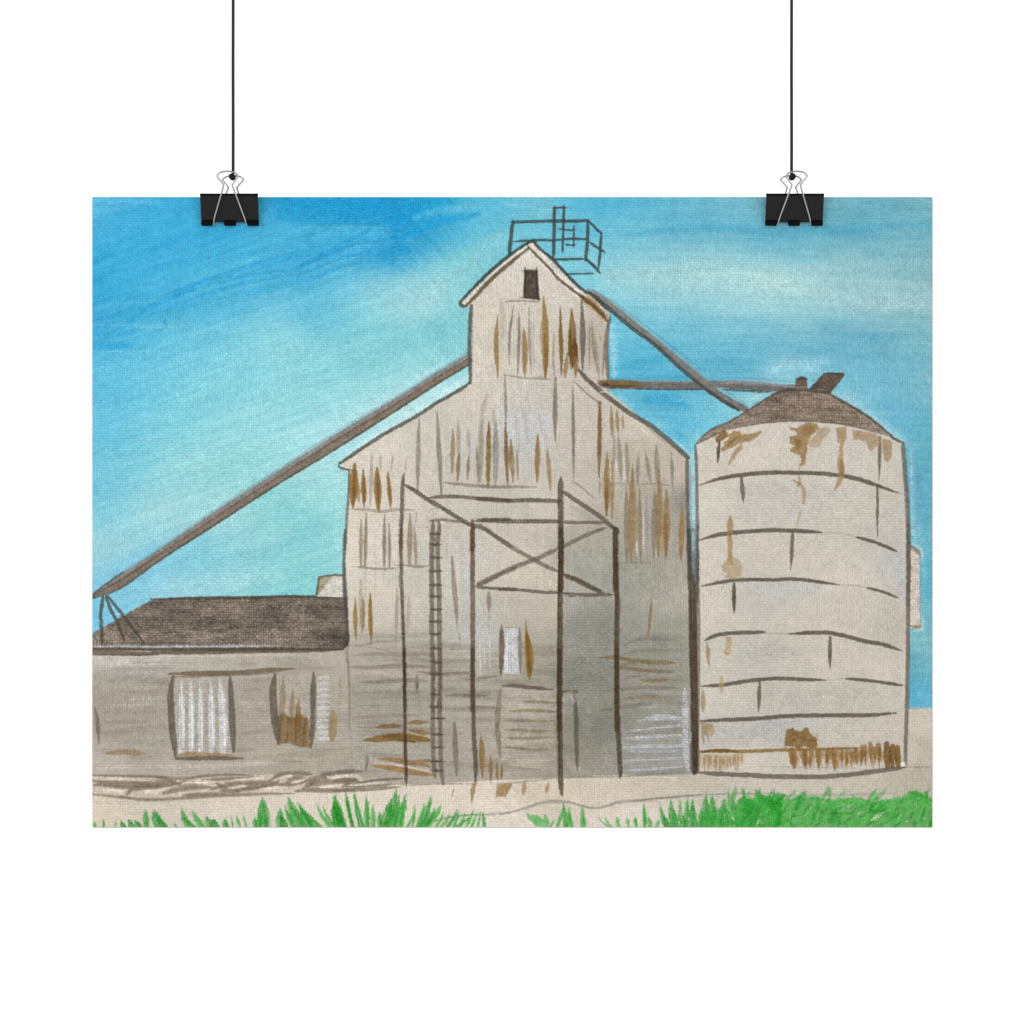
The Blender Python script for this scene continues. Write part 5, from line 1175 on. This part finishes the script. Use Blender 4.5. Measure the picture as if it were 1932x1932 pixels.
def link(name, me, mat, parent=None, origin=(0, 0, 0)):
    """a mesh given in world coordinates; under a parent it keeps its place"""
    me.materials.append(mat)
    o = bpy.data.objects.new(name, me); coll.objects.link(o)
    if parent:
        o.parent = parent
    off = Vector(origin)
    o.location = (0, 0, 0) if parent else off
    me.transform(Matrix.Translation(-off))
    return o


# ---- poster -----------------------------------------------------------------
paint = bpy.data.materials.new('printed_paint'); paint.use_nodes = True
nt = paint.node_tree; b = nt.nodes['Principled BSDF']
at = nt.nodes.new('ShaderNodeAttribute'); at.attribute_name = 'paint'
th = nt.nodes.new('ShaderNodeAttribute'); th.attribute_name = 'tooth'
bp = nt.nodes.new('ShaderNodeBump'); bp.inputs['Strength'].default_value = .12; bp.inputs['Distance'].default_value = .0003
nt.links.new(at.outputs['Color'], b.inputs['Base Color']); nt.links.new(th.outputs['Fac'], bp.inputs['Height'])
nt.links.new(bp.outputs['Normal'], b.inputs['Normal'])
b.inputs['Roughness'].default_value = .85; b.inputs['Specular IOR Level'].default_value = .08

BASE = ((PX0 + PX1) / 2, PY1)
origin = (wx_(BASE[0]), 0.0, wz_(BASE[1]))
poster = tag(empty('poster', origin), 'wide unframed poster of a painted white grain elevator with silo and shed', 'poster')

RGB = lin(IMG) / LIGHT
VX = (X - 1024.0) * UM - origin[0]; VZ = (1024.0 - Y) * UM - origin[2]
TOOTH = WEAVE + 0.3 * N_FINE
cells = CLS[:-1, :-1]
vid = np.arange(GH * GW).reshape(GH, GW)
parts = {}
full = {}
for k, full_name in enumerate(NAMES):
    m = cells == k
    if m.sum() < 12:
        continue
    ii, jj = np.nonzero(m)
    quad = np.stack([vid[ii, jj], vid[ii + 1, jj], vid[ii + 1, jj + 1], vid[ii, jj + 1]], 1)
    used, inv = np.unique(quad.ravel(), return_inverse=True)
    nq = len(quad)
    co = np.zeros((len(used), 3), np.float32)
    co[:, 0] = VX.ravel()[used]; co[:, 2] = VZ.ravel()[used]
    plain = full_name.split('#')[0]
    nm = plain.split('.')[-1] if '.' in plain else ('painted_sky' if plain == 'sky' else plain)
    me = bpy.data.meshes.new(nm)
    me.vertices.add(len(used)); me.vertices.foreach_set('co', co.ravel())
    me.loops.add(nq * 4); me.loops.foreach_set('vertex_index', inv.astype(np.int32).ravel())
    me.polygons.add(nq); me.polygons.foreach_set('loop_start', np.arange(0, nq * 4, 4, dtype=np.int32))
    me.update(calc_edges=True)
    ca = me.color_attributes.new('paint', 'FLOAT_COLOR', 'POINT')
    rgba = np.ones((len(used), 4), np.float32); rgba[:, :3] = RGB.reshape(-1, 3)[used]
    ca.data.foreach_set('color', rgba.ravel())
    ta = me.attributes.new('tooth', 'FLOAT', 'POINT'); ta.data.foreach_set('value', TOOTH.ravel()[used].astype(np.float32))
    me.materials.append(paint)
    o = bpy.data.objects.new(nm, me); coll.objects.link(o)
    full[full_name] = o
for full_name, o in full.items():
    plain = full_name.split('#')[0]
    o.parent = full[plain.split('.')[0]] if '.' in plain else poster
for k, v in {'painted_shed.door#rusty': 'rust-stained door of the painted shed', 'painted_shed.door': 'corrugated white door of the painted shed',
             'painted_silo.vent#slant': 'slanted vent on the painted silo roof', 'painted_silo.vent': 'short upright vent on the painted silo roof',
             'painted_long_chute': 'long brown chute sloping down over the shed', 'painted_side_chute': 'grey chute sloping from the tower to the silo',
             'painted_level_chute': 'level chute with a rusty end'}.items():
    if k in full:
        full[k]['label'] = v

# thin grey sheet standing for the print's drop shadow along two edges
bm = bmesh.new()
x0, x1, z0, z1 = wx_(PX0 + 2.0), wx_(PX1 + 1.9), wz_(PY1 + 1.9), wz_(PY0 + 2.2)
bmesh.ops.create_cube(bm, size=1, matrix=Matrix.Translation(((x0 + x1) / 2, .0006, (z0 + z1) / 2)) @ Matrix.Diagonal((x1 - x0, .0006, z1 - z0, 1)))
me = bpy.data.meshes.new('drop_shadow_sheet'); bm.to_mesh(me); bm.free()
link('drop_shadow_sheet', me, material('drop_shadow_grey', tuple(lin(np.array([.76, .71, .69])) / LIGHT), .9, .05, noise=(900, .04, .1)), poster, origin)

# ---- binder clips --------------------------------------------------------------
black = material('black_enamel', (.0075, .0075, .0077), .45, .125, noise=(1500, .25, .08))
rolled = material('black_enamel_shaded', (.0035, .0034, .0034), .6, .03, noise=(1500, .2, .05))  # darker copy of the enamel: shade on lips and spine painted in
steel = material('nickel_wire', (.29, .29, .285), .27, .5, 1.0, noise=(700, .12, 0))


def tube(bm, path, r, n=12, cap=True):
    """round wire along a polyline"""
    rings = []
    path = [Vector(p) for p in path]
    up = Vector((0, 1, 0))
    for i, p in enumerate(path):
        d = (path[min(i + 1, len(path) - 1)] - path[max(i - 1, 0)]).normalized()
        s = d.cross(up)
        if s.length < 1e-6:
            s = d.cross(Vector((1, 0, 0)))
        s.normalize(); t = s.cross(d).normalized()
        rr = r[i] if isinstance(r, (list, tuple)) else r
        rings.append([bm.verts.new(p + (s * math.cos(a) + t * math.sin(a)) * rr) for a in (2 * math.pi * k / n for k in range(n))])
    for a, c in zip(rings[:-1], rings[1:]):
        for k in range(n):
            bm.faces.new((a[k], a[(k + 1) % n], c[(k + 1) % n], c[k]))
    if cap:
        bm.faces.new(rings[0][::-1]); bm.faces.new(rings[-1])


def spline(p, k=8):
    p = [Vector(q) for q in p]
    out = []
    ext = [p[0] * 2 - p[1]] + p + [p[-1] * 2 - p[-2]]
    for i in range(1, len(ext) - 2):
        a, b_, c, d = ext[i - 1:i + 3]
        for j in range(k):
            s = j / k
            out.append(.5 * (2 * b_ + (c - a) * s + (2 * a - 5 * b_ + 4 * c - d) * s ** 2 + (3 * b_ - a - 3 * c + d) * s ** 3))
    return out + [p[-1]]


def done(bm, name, smooth=True):
    bmesh.ops.recalc_face_normals(bm, faces=bm.faces)
    me = bpy.data.meshes.new(name); bm.to_mesh(me); bm.free()
    if smooth:
        me.polygons.foreach_set('use_smooth', [True] * len(me.polygons)); me.update()
    return me


def child(name, me, mat, parent):
    me.materials.append(mat)
    o = bpy.data.objects.new(name, me); coll.objects.link(o); o.parent = parent
    return o


def make_clip(name, loc, lean):
    """clip in its own frame: x along the poster edge, -y to the viewer, z up, 0 at the poster's top edge (v = 394)"""
    root = empty(name, loc)
    u = UM
    top, cut, bot = (394 - 390.3) * u, (394 - 445.6) * u, (394 - 452.6) * u
    # sprung body: front plate, flat spine, back plate, bent from one sheet
    half = .0078
    prof = [(-.0023, cut)]
    for k in range(9):                                 # rounded front shoulder
        a = math.pi * .5 * k / 8
        prof.append((-half + .0013 - .0013 * math.cos(a), top - .0013 + .0013 * math.sin(a)))
    front = prof[:]
    prof = front + [(-y, z) for y, z in front[::-1]]
    th_ = .0005
    bm = bmesh.new()
    def xl(z):                                         # side edges: a touch wider at the spine on the outer side
        f = (top - z) / (top - bot)
        return -57.4 * u + lean * .5 * u * f, 57.4 * u + lean * .5 * u * f
    rows = []
    for (y, z) in prof:
        a, c = xl(z)
        nar = 5.5 * u * min(1, max(0, y / half))      # the rear plate is cut a little narrower
        a += nar; c -= nar
        rows.append([bm.verts.new((a + (c - a) * s, y, z)) for s in (0, .012, .25, .5, .75, .988, 1)])
    fs = []
    for r0, r1 in zip(rows[:-1], rows[1:]):
        for k in range(6):
            fs.append(bm.faces.new((r0[k], r0[k + 1], r1[k + 1], r1[k])))
    bmesh.ops.recalc_face_normals(bm, faces=bm.faces)
    bmesh.ops.solidify(bm, geom=bm.faces[:], thickness=th_)
    child('body', done(bm, 'body', False), black, root)
    # rolled shoulder along the spine, front; its shade is in the dark colour
    bm = bmesh.new()
    a, c = xl(top)
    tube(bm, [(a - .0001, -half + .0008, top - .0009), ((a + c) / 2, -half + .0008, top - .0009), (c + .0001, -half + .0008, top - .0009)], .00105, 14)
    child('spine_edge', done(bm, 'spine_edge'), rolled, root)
    # rolled lips that hold the wire: two outer, one middle, front and back
    zc = (394 - 447.2) * u
    for (s0, s1) in ((-57.2, -34.4), (-11.6, 11.6), (34.4, 57.2)):
        for side in (-1, 1):
            bm = bmesh.new()
            x0, x1 = s0 * u + lean * .5 * u, s1 * u + lean * .5 * u
            e = .0006
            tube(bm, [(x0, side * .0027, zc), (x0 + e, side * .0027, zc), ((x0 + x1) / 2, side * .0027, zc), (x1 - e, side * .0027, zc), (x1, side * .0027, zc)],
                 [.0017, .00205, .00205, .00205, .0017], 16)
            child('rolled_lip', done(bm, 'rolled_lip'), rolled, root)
    # wire handles, both folded up and spread by the body
    def dep(v):
        return .0030 + (447 - v) * u * .335 + (.0006 if v < 445 else 0)
    shape = [(-36.5, 448.5), (-33.6, 449.5), (-32.4, 446.8), (-28.6, 433), (-10.1, 378), (-9.0, 373.0), (-10.0, 370.2), (-19.2, 358.8), (-20.5, 355.9), (-19.4, 353.4), (-14.5, 349.6), (-7.5, 347.7), (0, 347.2)]
    pl = [shape[0]] + shape[1:]
    for side in (-1, 1):
        def up(v):                                     # the rear handle stands a little higher
            return (394 - v + side * 2.7 * min(1, max(0, (444 - v) / 50))) * u
        left = [(x * u, side * dep(v), up(v)) for x, v in pl]
        right = [(-x * u, side * dep(v), up(v)) for x, v in pl[-2::-1]]
        bm = bmesh.new()
        tube(bm, spline(left + right, 7), .00062, 12)
        child('wire_handle', done(bm, 'wire_handle'), steel, root)
    return root


CX_L, CX_R = 460.7, 1587.5
g = 'binder clips along the poster top edge'
tag(make_clip('binder_clip', (wx_(CX_L), 0, wz_(394)), 1), 'black binder clip with wire handles gripping the deep blue end of the poster edge', 'binder clip', g)
tag(make_clip('binder_clip', (wx_(CX_R), 0, wz_(394)), -1), 'black binder clip with wire handles gripping the poster edge above the painted silo', 'binder clip', g)

# ---- cords ------------------------------------------------------------------------
cordm = material('charcoal_cord', (.0195, .0195, .0195), .8, .15, noise=(2500, .35, .4))
knotm = material('charcoal_cord_knot', (.013, .013, .013), .85, .1, noise=(2500, .5, .5))


def make_cord(name, cx, sgn):
    """cord in its own frame, 0 at the knot on the clip's rear handle"""
    yk = .0148
    k = (DIST + yk) / DIST                      # it hangs that far behind the print
    loc = ((cx - 1024) * UM * k, yk, (1024 - 346.0) * UM * k)
    root = empty(name, loc)
    bm = bmesh.new()
    n = 60
    tube(bm, [(.00004 * math.sin(i * .6), 0, i * .6 / n) for i in range(n + 1)], .00114, 14)
    child('strand', done(bm, 'strand'), cordm, root)
    bm = bmesh.new()                            # knot: the strand wound round the wire, tilted
    for i in range(3):
        s = (i - 1) * .0013
        tl = math.radians(38) * sgn
        pts_ = []
        for j in range(25):
            a = 2 * math.pi * j / 24
            q = Vector((s * 1.0, math.cos(a) * .0017, math.sin(a) * .0020 * (1 - .14 * abs(i - 1))))
            q = Matrix.Rotation(-tl, 3, 'Y') @ q
            pts_.append(q * .85 + Vector((-.0007 * sgn, 0, -.0029)))
        tube(bm, pts_, .00085, 10, cap=False)
    bmesh.ops.create_icosphere(bm, subdivisions=3, radius=.0024, matrix=Matrix.Translation((-.0006 * sgn, 0, -.0029)) @ Matrix.Rotation(math.radians(45) * sgn, 4, 'Y') @ Matrix.Diagonal((1.22, 1.0, 1.0, 1)))
    tube(bm, [(0, 0, -.002), (0, 0, .0012)], .00112, 12)
    child('knot', done(bm, 'knot'), knotm, root)
    return root


g = 'cords the poster hangs from'
tag(make_cord('hanging_cord', 466.2, 1), 'dark grey cord knotted to the clip over the deep blue painted sky', 'cord', g)
tag(make_cord('hanging_cord', 1583.1, -1), 'dark grey cord knotted to the clip above the painted silo', 'cord', g)

# ---- backdrop -------------------------------------------------------------------------
bm = bmesh.new()
bmesh.ops.create_cube(bm, size=1, matrix=Matrix.Translation((0, 1.35, 0)) @ Matrix.Diagonal((9, .1, 7, 1)))
me = done(bm, 'backdrop', False); me.materials.append(material('white_backdrop', (.93, .93, .93), .9, .05, noise=(3, .01, 0)))
o = bpy.data.objects.new('backdrop', me); coll.objects.link(o)
tag(o, 'plain white studio backdrop behind the hanging poster', kind='structure')

# ---- light: white world, dimmed overhead to darken the clip spines; two unseen soft boxes added ---------------
w = bpy.data.worlds.new('World'); sc.world = w; w.use_nodes = True
nt = w.node_tree; bg = nt.nodes['Background']
tc = nt.nodes.new('ShaderNodeTexCoord'); sx = nt.nodes.new('ShaderNodeSeparateXYZ'); mr = nt.nodes.new('ShaderNodeMapRange')
nt.links.new(tc.outputs['Generated'], sx.inputs[0]); nt.links.new(sx.outputs['Z'], mr.inputs['Value'])
mr.inputs['From Min'].default_value = .15; mr.inputs['From Max'].default_value = .75
mr.inputs['To Min'].default_value = 1.25; mr.inputs['To Max'].default_value = .45
nt.links.new(mr.outputs['Result'], bg.inputs['Strength'])
bg.inputs['Color'].default_value = (1, 1, 1, 1)


def added_softbox(name, loc, size, power):
    l = bpy.data.lights.new(name, 'AREA'); l.shape = 'SQUARE'; l.size = size; l.energy = power
    o = bpy.data.objects.new(name, l); coll.objects.link(o); o.location = loc
    o.rotation_euler = (Vector((0, 0, 0)) - Vector(loc)).to_track_quat('-Z', 'Y').to_euler()


added_softbox('added_softbox', (-2.6, -2.6, .9), 1.6, 42)
added_softbox('added_softbox', (2.6, -2.6, .9), 1.6, 30)

# ---- camera ------------------------------------------------------------------------------
cam = bpy.data.cameras.new('camera'); co_ = bpy.data.objects.new('camera', cam); coll.objects.link(co_)
co_.location = (0, -DIST, 0); co_.rotation_euler = (math.radians(90), 0, 0)
cam.sensor_width = 36; cam.lens = 36 * DIST / (2048 * UM); cam.clip_start = .05; cam.clip_end = 50
sc.camera = co_
sc.view_settings.view_transform = 'Standard'; sc.view_settings.look = 'None'
sc.view_settings.exposure = 0; sc.view_settings.gamma = 1; sc.view_settings.use_curve_mapping = False
